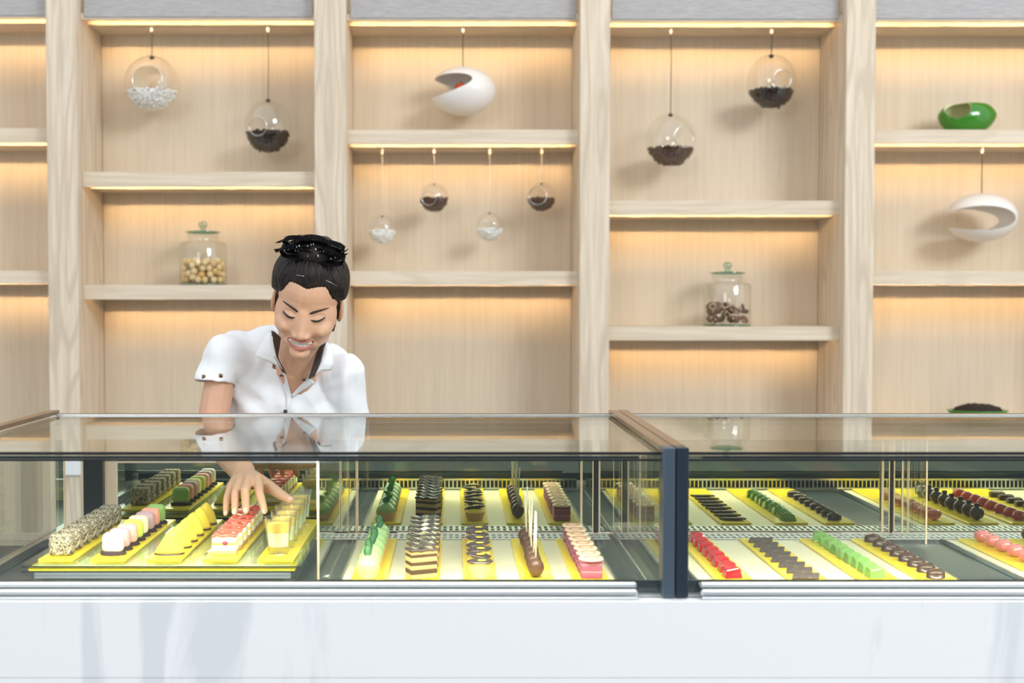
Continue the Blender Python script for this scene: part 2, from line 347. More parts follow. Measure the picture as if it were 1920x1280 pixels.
def case(x0, x1, label, left_open, railx, sections, tag_):
    cx = (x0 + x1) / 2
    r = thing('display_case', label, 'display case', (cx, 2.2, ZM))
    def b(name, a0, a1, y0, y1, z0, z1, m, bev=.0, parent=None):
        return new_obj(name, bx(bmesh.new(), a0 - cx, a1 - cx, y0 - 2.2, y1 - 2.2, z0 - ZM, z1 - ZM, bev), m, parent or r)
    g = .006
    # tub
    b('base_pan', x0 + .005, x1 - .005, YF + .0125, YM + .02, ZB - .030, ZB - .006, 'dark_base')
    b('base_front_wall', x0 + .005, x1 - .005, YF - .010, YF + .012, ZB - .030, ZM + .003, 'alu')
    b('sill_screen', x0 + .02, x1 - .02, YF + .0065, YF + .012, ZM + .003, ZRAIL - .002, 'slate_metal')  # dark screen added to keep the bright sill out of the mirror
    b('front_glass', x0 + .012, x1 - .012, YF, YF + g, ZM + .004, ZTOP - .010, 'case_glass')
    b('top_glass', x0 + .010, x1 - .010, YF, YM + .012, ZTOP - g, ZTOP, 'case_glass')
    b('glass_trim', x0 + .012, x1 - .012, YF - .001, YF + .004, ZTOP - .0035, ZTOP + .0005, 'black_trim')
    b('glass_trim', x0 + .012, x1 - .012, YF - .001, YF + .004, ZTOP - .0135, ZTOP - .0105, 'black_trim')
    b('rear_rail', x0 + .006, x1 - .006, YM + .010, YM + .022, ZTOP - .008, ZTOP + .004, 'brown_tinted_metal', .001)
    b('rear_rail', x0 + .006, x1 - .006, YM + .003, YM + .010, ZTOP + .0005, ZTOP + .0025, 'alu', .0)
    b('lamp_bar', x0 + .05, x1 - .05, YF + .022, YF + .040, ZTOP - .016, ZTOP - .0075, 'slate_metal', .001)
    for xs in (x0 + .0, x1 - g):
        b('side_glass', xs + (.012 if xs == x0 else -.012), xs + g + (.012 if xs == x0 else -.012), YF + g, YM, ZB + .012, ZTOP - g, 'case_glass')
        b('side_sill', xs + (.008 if xs == x0 else -.014), xs + (.026 if xs == x0 else .004), YF + g, YM, ZB - .006, ZB + .012, 'steel', .001)
    # front sill, stepped aluminium
    for a0, a1 in railx:
        b('front_sill', a0, a1, YF - .018, YF - .002, ZR2, ZRAIL, 'alu', .003)
        b('front_sill', a0, a1, YF - .028, YF - .018, ZM + .0045, ZR2 + .001, 'alu', .003)
        b('front_sill', a0, a1, YF - .034, YF - .028, ZM + .0005, ZM + .0045, 'alu', .001)
        b('sill_glare_cover', a0, a1, YF - .010, YF - .0005, ZRAIL, ZRAIL + .0012, 'black_trim')  # black strip added over the sill top to hide its bright mirrored line
    # front inner air grille (slots seen in the mirror) and rear air grille
    for nm, yy, zz0, zz1 in (('front_grille', YF + .026, ZB + .000, ZB + .028),):
        bm = bmesh.new(); n = int((x1 - x0 - .06) / .0105)
        xa, xb = x0 + .03 - cx, x1 - .03 - cx
        bx(bm, xa, xb, yy - .002 - 2.2, yy - 2.2, zz1 - .005 - ZM, zz1 - ZM); bx(bm, xa, xb, yy - .002 - 2.2, yy - 2.2, zz0 - ZM, zz0 + .005 - ZM)
        for i in range(n + 1):
            xx = xa + (xb - xa) * i / n; bx(bm, xx - .0014, xx + .0014, yy - .002 - 2.2, yy - 2.2, zz0 + .004 - ZM, zz1 - .004 - ZM)
        o = new_obj(nm, bm, 'steel', r); o['kind'] = 'stuff'
        b('grille_back', x0 + .03, x1 - .03, yy - .012, yy - .008, zz0, zz1, 'black_trim')
    bm = bmesh.new(); n = int((x1 - x0 - .06) / .0125); zz = ZB + .002
    xa, xb = x0 + .03 - cx, x1 - .03 - cx
    for yy in (YM - .068, YM - .042, YM - .016): bx(bm, xa, xb, yy - .0025 - 2.2, yy + .0025 - 2.2, zz - .002 - ZM, zz - ZM)
    for i in range(n + 1):
        xx = xa + (xb - xa) * i / n; bx(bm, xx - .0028, xx + .0028, YM - .068 - 2.2, YM - .016 - 2.2, zz - .0025 - ZM, zz - .0003 - ZM)
    o = new_obj('rear_grille', bm, 'alu', r); o['kind'] = 'stuff'
    # lit plates, mirrors, partitions
    for s in sections:
        if 'plate' in s:
            b('display_plate', s['plate'][0], s['plate'][1], YF + .04, 2.44, ZB - .005, ZB, 'light_plate', .001)
            for xx in s['plate']: b('plate_rail', xx - .002, xx + .002, YF + .04, 2.45, ZB - .005, ZB + .003, 'steel')
        for (a0, a1, zt) in ([s['mirror']] if 'mirror' in s else []) + s.get('strips', []):
            d = b('mirror_door', a0, a1, YM, YM + .004, ZB + .002, zt, 'mirror')
            for xx in (a0 - .0015, a1): b('door_edge', xx, xx + .0015, YM - .002, YM + .006, ZB + .002, zt, 'wafer', parent=d)
        if 'stile' in s:
            a0, a1 = s['stile']
            b('door_stile', a0, a1, YM + .001, YM + .02, ZB, ZTOP - .08, 'black_trim', .001)
        if 'part' in s:
            xx, ya, yb = s['part']
            p = b('partition_glass', xx, xx + .0025, ya, yb, ZB + .002, ZTOP - g - .001, 'case_glass')
            b('partition_edge', xx - .0003, xx + .0028, ya - .0015, ya, ZB + .002, ZTOP - g - .001, 'wafer', parent=p)
            b('partition_edge', xx - .0003, xx + .0028, yb, yb + .0015, ZB + .002, ZTOP - g - .001, 'wafer', parent=p)
    area('case_lamp', (cx, YF + .034, ZTOP - .0175), (cx, YF + .16, ZTOP - .30), x1 - x0 - .12, .012, (4.9 if tag_ == 'l' else 4.4) * (x1 - x0), (1, .93, .74), math.radians(120))
    return r, b
zdoor = P(852, 868, YM).z
c1, b1 = case(XL, XJ, 'left glass display case with a raised glass shelf, woman reaching in', True, [(-1.0, P(1195, 1100, 1.88).x)],
    [dict(mirror=(-.70, -.224, zdoor), strips=[(-.829, -.812, ZTOP - .05), (-.219, -.205, ZTOP - .05), (.266, .287, ZTOP - .05), (.303, .330, ZTOP - .05)]), dict(stile=(-.772, -.732)),
     dict(plate=(-.195, .278), mirror=(-.200, .262, ZTOP - .05)), dict(part=(-.222, 1.96, YM - .002)), dict(stile=(.290, .300))], 'l')
c2, b2 = case(XJ + .001, XR, 'right glass display case of jelly and chocolate rows beyond the dark post', False, [(P(1313, 1100, 1.88).x, XR)],
    [dict(plate=(.418, .868), mirror=(.40, .888, ZTOP - .05)), dict(part=(.930, 2.388, YM - .002), strips=[(.892, .903, ZTOP - .05), (.915, .941, ZTOP - .05)]), dict(stile=(.905, .912)),
     dict(plate=(.985, 1.50), mirror=(.945, 1.90, ZTOP - .05))], 'r')
# end frames
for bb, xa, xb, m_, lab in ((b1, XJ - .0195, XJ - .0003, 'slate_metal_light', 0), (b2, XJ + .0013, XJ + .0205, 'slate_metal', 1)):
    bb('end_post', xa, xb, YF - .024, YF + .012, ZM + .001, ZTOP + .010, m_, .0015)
    bb('end_top_bar', xa, xb, YF + .012, YM + .03, ZTOP + .001, ZTOP + .010, 'brown_tinted_metal', .001)  # dark bar tinted brown, the wood's reflection painted into its colour
    bb('end_rear_post', xa, xb, YM + .012, YM + .03, ZM + .001, ZTOP + .001, 'black_trim', .001)
b1('end_top_bar', XL - .015, XL + .006, YF - .02, YM + .03, ZTOP + .001, ZTOP + .010, 'brown_tinted_metal', .001)
b1('end_post', XL - .015, XL + .006, YF - .024, YF + .012, ZM + .001, ZTOP + .001, 'slate_metal', .001)
b2('end_post', XR - .006, XR + .015, YF - .024, YM + .03, ZM + .001, ZTOP + .010, 'slate_metal', .001)
# raised glass shelf of the left case
SX0, SX1, SY0, SY1 = P(42, 1060, 2.06).x, P(566, 1060, 2.06).x, 2.055, 2.475
b1('glass_shelf', SX0, SX1, SY0, SY1, ZSH - .005, ZSH, 'shelf_glass')
b1('shelf_edge', SX0, SX1, SY0 - .0015, SY0, ZSH - .0052, ZSH - .0032, 'black_trim')
b1('shelf_edge', SX0, SX1, SY0 - .0015, SY0, ZSH - .0135, ZSH - .0118, 'black_trim')
b1('shelf_underlay', SX0 + .012, SX1 - .012, SY0 + .001, SY1 - .01, ZSH - .0115, ZSH - .006, 'yellow_board')
b1('plate_frosted', SX0 + .02, SX1 - .02, SY0 + .002, SY1 - .01, ZSH - .0055, ZSH - .0051, 'light_plate')
b1('shelf_support', SX0 + .02, SX1 - .02, SY0 + .004, SY0 + .012, ZSH - .026, ZSH - .0135, 'alu', .001)
for xx in (SX0 + .02, SX1 - .03): b1('shelf_foot', xx, xx + .01, SY0 + .012, SY1 - .02, ZB - .006, ZSH - .0135, 'steel', .001)
# ------------------------------------------------------------------ boards and pastries
def board(x0, x1, y0, y1, z, label):
    cx, cy = (x0 + x1) / 2, (y0 + y1) / 2
    o = new_obj('serving_board', bx(bmesh.new(), x0 - cx, x1 - cx, y0 - cy, y1 - cy, 0, .005, .0008), 'yellow_board', loc=(cx, cy, z + .0003))
    tag(o, label, 'board', 'yellow serving boards in the display cases'); return z + .0056
class T:                                     # builds one pastry as an Empty with parts
    def __init__(s, name, cat): s.r = thing(name, '', cat)
    def part(s, name, bm, m, smooth=True, parent=None): return new_obj(name, bm, m, parent or s.r, smooth)
def rbox(w, d, h, bev, z=0, seg=3, c=(0, 0)): return bx(bmesh.new(), c[0] - w / 2, c[0] + w / 2, c[1] - d / 2, c[1] + d / 2, z, z + h, bev, seg)
def sesame():
    bm = rbox(.040, .030, .037, .006)
    bmesh.ops.subdivide_edges(bm, edges=bm.edges, cuts=2, use_grid_fill=True)
    for v in bm.verts: v.co += mnoise.noise_vector(v.co * 400) * .0012
    t = T('sesame_cake', 'cake'); o = t.part('coated_cake', bm, 'sesame'); return t.r
def petit(c):
    t = T('petit_four', 'cake')
    bm = rbox(.037, .023, .036, .010, .003, 4); t.part('cake_body', bm, 'icing_' + c)
    bm = bmesh.new(); lathe(bm, [(0, 0), (.0215, 0), (.0225, .003), (.020, .006), (0, .006)], 32, flute=.0012, fn=12)
    for v in bm.verts: v.co.y *= .68
    t.part('crumb_base', bm, 'crumb'); return t.r
def cone():
    t = T('lemon_cone', 'cake')
    bm = bmesh.new(); n = 20; rings = []
    for k in range(9):
        u = k / 8; ring = []
        for i in range(n):
            a = 2 * math.pi * i / n
            wx = .025 * (1 - u) ** .62 + .0008; wy = .014 * (1 - u) ** .45 + .001
            fold = 1 + .07 * math.sin(3 * a + 1.0) * (1 - abs(2 * u - 1))
            ring.append(bm.verts.new((wx * math.cos(a) * fold + .006 * u, wy * math.sin(a) * fold - .004 * u * u, .003 + .041 * u)))
        rings.append(ring)
    for A, B in zip(rings, rings[1:]):
        for i in range(n): bm.faces.new((A[i], A[(i + 1) % n], B[(i + 1) % n], B[i]))
    bm.faces.new(rings[-1]); bm.faces.new(rings[0][::-1])
    t.part('lemon_shell', bm, 'lemon')
    bm = bmesh.new(); lathe(bm, [(0, 0), (.026, 0), (.027, .0015), (.026, .003), (0, .003)], 24)
    for v in bm.verts: v.co.y *= .62; 
    t.part('chocolate_disc', bm, 'choc'); return t.r
def redcake():
    t = T('red_glazed_slice', 'cake'); W, D = .042, .026
    z = 0
    for nm, h, m_ in (('sponge_layer', .007, 'sponge'), ('cream_layer', .010, 'cream'), ('sponge_layer', .004, 'lemon'), ('cream_layer', .011, 'cream')):
        t.part(nm, rbox(W, D, h, .0012, z, 2), m_); z += h
    bm = rbox(W + .002, D + .002, .005, .0015, z - .001, 2)
    bmesh.ops.subdivide_edges(bm, edges=[e for e in bm.edges if e.calc_length() > .01], cuts=4, use_grid_fill=True)
    for v in bm.verts: v.co.z += .002 * math.sin(v.co.x * 330 + v.co.y * 90)
    t.part('red_glaze', bm, 'red_glaze')
    bm = bmesh.new(); sph(bm, (.002, -D / 2, .021), (.0055, .003, .004), 12, 8); t.part('berry', bm, 'berry'); return t.r
def shot():
    t = T('shot_glass', 'glass')
    bm = bmesh.new(); lathe(bm, [(0, 0), (.0165, 0), (.0185, .012), (.0240, .064), (.0245, .066), (.0233, .066), (.0175, .015), (0, .011)], 28); t.part('glass_body', bm, 'jar_glass')
    bm = bmesh.new(); lathe(bm, [(0, .0118), (.0168, .0155), (.0195, .040), (0, .040)], 24); t.part('jelly_layer', bm, 'clear_jelly')
    bm = bmesh.new(); lathe(bm, [(0, .0402), (.0196, .0402), (.0214, .056), (0, .0565)], 24); t.part('mousse_layer', bm, 'orange_jelly'); return t.r
def tart_shell(t):
    bm = bmesh.new(); lathe(bm, [(0, 0), (.0155, 0), (.0215, .017), (.0205, .018), (.0180, .014), (0, .014)], 36, flute=.0006, fn=18); t.part('tart_shell', bm, 'tart_shell')
def leaf(bm, c, ln, wd, rot):
    n = 7; top = []; 
    for i in range(n + 1):
        u = i / n; ww = wd * math.sin(math.pi * min(1, u * .93 + .07)) ** .8
        row = [Vector((-ww, u * ln, .0012 * math.sin(u * 3))), Vector((0, u * ln, -.0008 + .004 * math.sin(math.pi * u))), Vector((ww, u * ln, .0012 * math.sin(u * 3)))]
        top.append([bm.verts.new(rot @ p + Vector(c)) for p in row])
    for A, B in zip(top, top[1:]):
        for k in (0, 1): bm.faces.new((A[k], A[k + 1], B[k + 1], B[k]))
    bmesh.ops.solidify(bm, geom=bm.faces[:], thickness=.0007)
def greentart(i=0):
    t = T('mint_tartlet', 'tartlet'); tart_shell(t)
    bm = bmesh.new(); lathe(bm, [(0, .014), (.0205, .0165), (.0215, .020), (.0185, .028), (.0125, .034), (.005, .0375), (0, .038)], 28); t.part('green_cream', bm, 'green_cream')
    bm = bmesh.new(); R = (Euler((.9 + .3 * math.sin(i), 0, .5 * math.sin(i * 2.1))).to_matrix()); leaf(bm, (0, -.004, .035), .024, .0075, R)
    t.part('mint_leaf', bm, 'mint'); return t.r
def opera():
    t = T('layered_chocolate_slice', 'cake'); W, D = .048, .030; z = 0; R = Matrix.Rotation(.42, 3, 'Z')
    for nm, h, m_ in (('sponge_layer', .008, 'sponge'), ('chocolate_layer', .008, 'choc_matt'), ('cream_layer', .007, 'sponge'), ('chocolate_layer', .006, 'choc_matt'), ('sponge_layer', .008, 'sponge'), ('chocolate_layer', .005, 'choc_matt'), ('cream_layer', .005, 'sponge')):
        bm = rbox(W - random.random() * .001, D, h, .0008, z, 1)
        t.part(nm, bm, m_, False); z += h
    bm = rbox(W + .003, D + .003, .004, .0012, z, 2)
    bmesh.ops.subdivide_edges(bm, edges=[e for e in bm.edges if e.calc_length() > .01], cuts=4, use_grid_fill=True)
    for v in bm.verts: v.co.z += .0016 * math.sin(v.co.x * 260)
    t.part('chocolate_glaze', bm, 'choc_glaze')
    for ch in t.r.children: ch.data.transform(R.to_4x4())
    return t.r
def choctart(i=0):
    t = T('chocolate_topped_tartlet', 'tartlet'); tart_shell(t)
    bm = bmesh.new(); lathe(bm, [(0, .014), (.0200, .0165), (.0195, .021), (.010, .025), (0, .026)], 24); t.part('green_cream', bm, 'lemon')
    bm = bmesh.new()
    sph(bm, (0, -.001, .0275), (.023, .011, .0042), 18, 8, rot=Euler((.25, .16 * math.sin(i * 1.7), .12 * math.sin(i))).to_matrix())
    t.part('chocolate_shell', bm, 'choc_glaze')
    bm = bmesh.new(); sph(bm, (.003, -.009, .031), (.008, .003, .0015), 10, 6); t.part('gold_leaf', bm, 'lemon'); return t.r
def lolly(i=0):
    t = T('chocolate_lollipop', 'lollipop')
    bm = bmesh.new(); sph(bm, (0, 0, .0165), (.0140, .0135, .0165), 18, 12); t.part('chocolate_ball', bm, 'choc_milk')
    bm = bmesh.new(); tube(bm, [(0, 0, .030), (.0045 * math.sin(i * 2.3), .002, .112 - .006 * (i % 3))], .0015, 8); t.part('stick', bm, 'stick'); return t.r
def pinkcake():
    t = T('pink_layer_cake', 'cake'); z = 0
    for nm, h, m_ in (('pink_layer', .009, 'pink_cake'), ('cream_layer', .0035, 'pink_light'), ('pink_layer', .009, 'pink_cake'), ('cream_layer', .0035, 'pink_light'), ('pink_layer', .006, 'pink_cake')):
        t.part(nm, rbox(.036, .027, h, .001, z, 1), m_, False); z += h
    bm = bmesh.new(); lathe(bm, [(0, z), (.0205, z), (.0212, z + .0015), (.0205, z + .003), (.013, z + .0022), (0, z + .0022)], 28)
    o = t.part('wafer_disc', bm, 'wafer')
    bm = bmesh.new(); lathe(bm, [(.0105, z + .0022), (.0135, z + .0022), (.0130, z + .0034), (.0110, z + .0034)], 24, close=True); t.part('wafer_ring', bm, 'wafer_ring', parent=o)
    return t.r
def gem(nm, m_):
    bm = bmesh.new(); W, D, H = .030, .026, .021
    base = [(-W / 2, -D / 2, 0), (W / 2, -D / 2, 0), (W / 2, D / 2, 0), (-W / 2, D / 2, 0)]
    top = [(-W / 2 * .86, -D / 2 * .8, H * .62), (W / 2 * .86, -D / 2 * .6, H * .78), (W / 2 * .7, D / 2 * .7, H * .62), (-W / 2 * .8, D / 2 * .7, H * .85)]
    B = [bm.verts.new(p) for p in base]; Tt = [bm.verts.new(p) for p in top]; pk = bm.verts.new((.002, 0, H))
    bm.faces.new(B[::-1])
    for i in range(4):
        j = (i + 1) % 4; bm.faces.new((B[i], B[j], Tt[j], Tt[i])); bm.faces.new((Tt[i], Tt[j], pk))
    bmesh.ops.bevel(bm, geom=bm.edges[:], offset=.0008, segments=1, affect='EDGES')
    o = new_obj(nm, bm, m_, None, False); return tag(o, '', 'jelly')
def tile():
    bm = rbox(.046, .025, .0038, .0006, .004, 1)
    for v in bm.verts: v.co.x += .35 * v.co.y; v.co.z += .10 * v.co.y
    zmin = min(v.co.z for v in bm.verts)
    for v in bm.verts: v.co.z -= zmin
    return tag(new_obj('chocolate_tile', bm, 'slate_choc'), '', 'chocolate')
def bonbon(w=.032):
    bm = bmesh.new(); lathe(bm, [(0, 0), (w / 2, 0), (w / 2, .009), (w / 2 - .002, .0125), (0, .0145)], 28)
    for v in bm.verts: v.co.y *= .72
    t = T('chocolate_bonbon', 'chocolate'); t.part('chocolate_body', bm, 'choc')
    bm = bmesh.new(); tube(bm, [(-.010, -.003, .0135), (0, .001, .0152), (.012, .004, .0128)], .0011, 6); t.part('piped_line', bm, 'choc_milk'); return t.r
def barchoc():
    t = T('chocolate_bar_bonbon', 'chocolate'); t.part('chocolate_body', rbox(.034, .017, .012, .002), 'choc')
    t.part('top_ridge', rbox(.028, .008, .0015, .0006, .012, 1), 'choc_milk'); return t.r
def pinkball():
    bm = bmesh.new(); vs_ = sph(bm, (0, 0, 0), 1, 28, 16)
    for v in vs_:
        a = math.atan2(v.co.y, v.co.x); r = 1 + .07 * math.cos(6 * a) * (1 - abs(v.co.z))
        v.co = Vector((v.co.x * .0158 * r, v.co.y * .0150 * r, .0125 + v.co.z * .0125 - .005 * math.exp(-((v.co.x ** 2 + v.co.y ** 2) / .09)) * (v.co.z > 0)))
    return tag(new_obj('rose_jelly', bm, 'pink_jelly', None, True), '', 'jelly')
def nubball():
    t = T('chocolate_truffle', 'chocolate'); bm = bmesh.new(); sph(bm, (0, 0, .0148), (.0155, .0150, .0148), 20, 12); t.part('truffle_body', bm, 'choc')
    bm = bmesh.new(); lathe(bm, [(0, .026), (.006, .027), (.0055, .033), (.0065, .036), (0, .037)], 14); t.part('truffle_knob', bm, 'choc'); return t.r
def dome():
    bm = bmesh.new(); lathe(bm, [(0, 0), (.0150, 0), (.0155, .006), (.0135, .014), (.008, .0195), (0, .0215)], 24)
    return tag(new_obj('ruby_dome', bm, 'ruby_jelly', None, True), '', 'jelly')

def row(items, X, Y0, Y1, z, lab, group, jit=.0012, jr=.05):
    """items: list of root objects, front to back"""
    n = len(items)
    for i, o in enumerate(items):
        o.location = (X + random.uniform(-jit, jit), Y0 + (Y1 - Y0) * i / max(1, n - 1) + random.uniform(-jit, jit) * .6, z)
        o.rotation_euler[2] = random.uniform(-jr, jr)
        o['label'] = lab.replace('#', ORD[i + 1]); o['group'] = group
def rep(fn, n):
    a = fn(); return [a] + [copy_tree(a) for _ in range(n - 1)]
LB = [(-.713, -.655), (-.625, -.565), (-.530, -.469), (-.432, -.372), (-.338, -.276)]
ln = ['under the sesame cakes at the left end', 'under the pastel petit fours', 'under the lemon cones', 'under the red glazed slices', 'under the shot glasses beside the glass partition']
for (a, b_), s_ in zip(LB, ln): zl = board(a, b_, 2.070, 2.455, ZSH, 'yellow serving board ' + s_)
row(rep(sesame, 7), -.683, 2.108, 2.40, zl, '# sesame-coated cake from the front on the leftmost yellow board', 'sesame-coated cakes on the leftmost board')
cols = ['white', 'mauve', 'pink', 'lime', 'cream', 'mauve', 'salmon', 'green']
its = [petit(c) for c in cols]
row(its, -.594, 2.108, 2.405, zl, '#', 'pastel petit fours in the left case')
for i, (o, c) in enumerate(zip(its, cols)): o['label'] = f'{c} petit four on a dark crumb base, {ORD[i+1]} from the front of its row'
row(rep(cone, 6), -.498, 2.112, 2.40, zl, '# yellow lemon cone from the front, on the middle board of the left case', 'yellow lemon cones in the left case')
row(rep(redcake, 7), -.401, 2.115, 2.40, zl, '# red glazed cream slice from the front, beside the shot glasses', 'red glazed slices under the hand', jr=.02)
row(rep(shot, 6), -.306, 2.110, 2.405, zl, '# layered dessert shot glass from the front, by the glass partition', 'dessert shot glasses in the left case')
MB = [(-.178, -.115), (-.085, -.025), (.015, .073), (.113, .171), (.203, .266)]
ln = ['under the mint tartlets', 'under the layered chocolate slices', 'under the chocolate topped tartlets', 'under the chocolate lollipops', 'under the pink layer cakes next to the dark post']
for (a, b_), s_ in zip(MB, ln): zm = board(a, b_, 1.95, 2.43, ZB, 'yellow serving board ' + s_)
row([greentart(i) for i in range(7)], -.149, 2.085, 2.395, zm, '# mint-leaf green tartlet from the front, right of the glass partition', 'green tartlets with mint leaves')
row(rep(opera, 8), -.056, 2.085, 2.395, zm, '# layered chocolate slice from the front, between the two tartlet rows', 'layered chocolate slices', jr=.02)
row([choctart(i) for i in range(7)], .044, 2.085, 2.395, zm, '# tartlet from the front topped with a dark chocolate shell', 'tartlets with chocolate shells')
row([lolly(i) for i in range(7)], .140, 2.085, 2.375, zm, '# chocolate lollipop from the front of its row, stick upright', 'chocolate lollipops')
row(rep(pinkcake, 8), .235, 2.085, 2.395, zm, '# pink layer cake from the front, topped with a round wafer', 'pink layer cakes with round wafers', jr=.02)
RB = [(.448, .512), (.573, .640), (.693, .762), (.797, .862), (1.012, 1.078), (1.108, 1.172), (1.200, 1.264), (1.292, 1.356)]
ln = ['under the red jellies, right of the dark post', 'under the dark chocolate tiles', 'under the green jellies', 'under the oval chocolate bonbons', 'under the pink rose jellies', 'under the round truffles at the right edge', 'under the ruby domes at the right edge', 'under the chocolate bars at the right edge']
for (a, b_), s_ in zip(RB, ln): zr = board(a, b_, 1.95, 2.43, ZB, 'yellow serving board ' + s_)
row(rep(lambda: gem('red_jelly', 'red_jelly'), 8), .480, 2.085, 2.395, zr, '# red jelly from the front, first row right of the dark post', 'red jellies')
row(rep(tile, 8), .606, 2.080, 2.395, zr, '# flat speckled chocolate tile from the front, between red and green jellies', 'speckled chocolate tiles')
row(rep(lambda: gem('green_jelly', 'green_jelly'), 9), .727, 2.085, 2.400, zr, '# translucent green jelly from the front of its row', 'green jellies', jr=.2)
row(rep(bonbon, 8), .829, 2.080, 2.395, zr, '# oval dark chocolate bonbon from the front of its row', 'oval chocolate bonbons')
row(rep(pinkball, 7), 1.045, 2.11, 2.395, zr, '# pink rose-shaped jelly from the front of its row', 'pink rose jellies')
row(rep(nubball, 8), 1.140, 2.08, 2.395, zr, '# round chocolate truffle with knob from the front, right end', 'round chocolate truffles')
row(rep(dome, 8), 1.232, 2.08, 2.395, zr, '# ruby red jelly dome from the front, right end', 'ruby jelly domes')
row(rep(barchoc, 8), 1.324, 2.08, 2.395, zr, '# plain chocolate bar bonbon from the front, right end', 'chocolate bar bonbons')

# ------------------------------------------------------------------ hanging decorations
YH = 4.93
def globe(px, py, wpx, hpx, hole, fill, fm, cord_y, cord_m, label, group, cap_m='cap_brown', fillz=None, tilt=0):
    c = P(px, py, YH); s = F / YH; rx, rz = wpx / 2 / s, hpx / 2 / s
    r = thing('hanging_globe', label, 'hanging globe', c, group)
    # glass sphere with round opening towards the viewer
    hx, hz, hr = hole                     # opening centre offset (px) and radius (px)
    hx, hz, hr = hx / s, -hz / s, hr / s
    bm = bmesh.new(); sph(bm, (0, 0, 0), (rx, rx, rz), 56, 36)
    kill = [f for f in bm.faces if f.calc_center_median().y < 0 and math.hypot(f.calc_center_median().x - hx, f.calc_center_median().z - hz) < hr]
    bmesh.ops.delete(bm, geom=kill, context='FACES')
    for v in bm.verts:
        if v.is_boundary:
            d = Vector((v.co.x - hx, v.co.z - hz)); d = d.normalized() * hr
            v.co.x = hx + d.x; v.co.z = hz + d.y
            q = 1 - (v.co.x / rx) ** 2 - (v.co.z / rz) ** 2; v.co.y = -rx * math.sqrt(max(q, .0))
    o = new_obj('glass_shell', bm, 'globe_glass', r, True)
    pts = []
    for i in range(37):
        a = i / 36 * 2 * math.pi; x = hx + hr * math.cos(a); z = hz + hr * math.sin(a)
        q = max(0, 1 - (x / rx) ** 2 - (z / rz) ** 2); pts.append((x, -rx * math.sqrt(q), z))
    new_obj('opening_rim', tube(bmesh.new(), pts, .0022, 6, False), 'rim_glass', r, True)
    # filling: loose grains in the bottom of the sphere
    bm = bmesh.new(); zc = -(fillz if fillz is not None else 0) / s
    rnd = random.Random(int(px)); gs = .0075 if rx > .08 else .0048
    k = .915
    vs_ = sph(bm, (0, 0, 0), (rx * k, rx * k, rz * k), 36, 28)
    for v in vs_:
        if v.co.z > zc - .002: v.co.z = zc - .002 + .006 * mnoise.noise(v.co * 60); q = math.sqrt(max(0.02, 1 - (v.co.z / rz / k) ** 2)); l = math.hypot(v.co.x, v.co.y) or 1; f = min(1, rx * k * q / l); v.co.x *= f; v.co.y *= f
        elif gs: pass
    base = len(bm.verts)
    cnt = 300 if rx > .08 else 130
    for i in range(cnt):
        if i % 2:
            a = rnd.uniform(0, 6.28); rr = math.sqrt(rnd.random()); q = math.sqrt(1 - (zc / rz) ** 2) * rx * .93
            p = Vector((rr * q * math.cos(a), rr * q * math.sin(a), zc + rnd.uniform(-.004, .005)))
        else:
            z = rnd.uniform(-rz * .95, zc); a = rnd.uniform(math.pi, 2 * math.pi); q = math.sqrt(max(0, 1 - (z / rz) ** 2)) * rx * .925
            p = Vector((q * math.cos(a), q * math.sin(a), z * .945))
        sph(bm, p, (gs, gs * .7, gs * .6), 6, 4, rot=Euler((rnd.random() * 3, rnd.random() * 3, rnd.random() * 3)).to_matrix())
    o = new_obj(fill, bm, fm, r, True); o['kind'] = 'stuff'
    bm = bmesh.new(); sph(bm, (0, 0, rz - .006), (.010 if rx > .08 else .005, .010 if rx > .08 else .005, .008 if rx > .08 else .003), 14, 8); new_obj('hanging_knob', bm, cap_m, r, True)
    zt = P(px, cord_y, YH).z - c.z
    new_obj('cord', tube(bmesh.new(), [(0, 0, rz), (.002, 0, rz * .4 + zt * .6), (0, 0, zt)], .0016 if cord_m == 'cord_dark' else .0011, 6), cord_m, r, True)
    new_obj('cord_hook', lathe(bmesh.new(), [(0, -.028), (.005, -.026), (.006, -.012), (.005, 0), (0, 0)], 12, (0, 0, zt + .004)), 'plastic_clear', r, True)
    return r
G = 'glass globes hanging in the shelving'
RINGS = []
def ctop(bay_y, hh=.0): # image row where a soffit shows at depth YH
    z = zf(bay_y); lo = 0
    for y in range(-100, 700):
        if P(852, y, YH).z < z: return y
globe(285, 158, 102, 104, (2, -2, 27), 'white_pebbles', 'pebble_white', ctop(36), 'cord_dark', 'large glass globe of white pebbles with a wide round opening, upper left bay', G, fillz=16)
g1 = [o for o in bpy.data.objects if o.name == 'hanging_globe'][0]
bm = bmesh.new()
for i in range(48):
    pass
prof = [(-.085, .052), (-.05, .060), (0, .066), (.05, .060), (.085, .052)]
vr = [[bm.verts.new(((r_) * math.cos(2 * math.pi * i / 48), y_, (r_) * math.sin(2 * math.pi * i / 48) + .004)) for i in range(48)] for y_, r_ in prof]
for A, B in zip(vr, vr[1:]):
    for i in range(48): bm.faces.new((A[i], A[(i + 1) % 48], B[(i + 1) % 48], B[i]))
new_obj('inner_tube', bm, 'tube_glass', g1, True)
globe(503, 238, 88, 104, (-13, 4, 17), 'coffee_beans', 'coffee_bean', ctop(36), 'cord_dark', 'large glass globe half full of dark beans, above the lidded nut jar bay', G, fillz=12)
globe(1257, 264, 94, 102, (18, -2, 19), 'brown_beans', 'brown_bean', ctop(40), 'cord_dark', 'large glass globe of brown beans on a long cord, right of the centre post', G, fillz=16)
globe(1446, 155, 90, 104, (10, 0, 17), 'coffee_beans', 'coffee_bean', ctop(40), 'cord_dark', 'large glass globe of black beans on a short cord, above the right shelves', G, fillz=16)
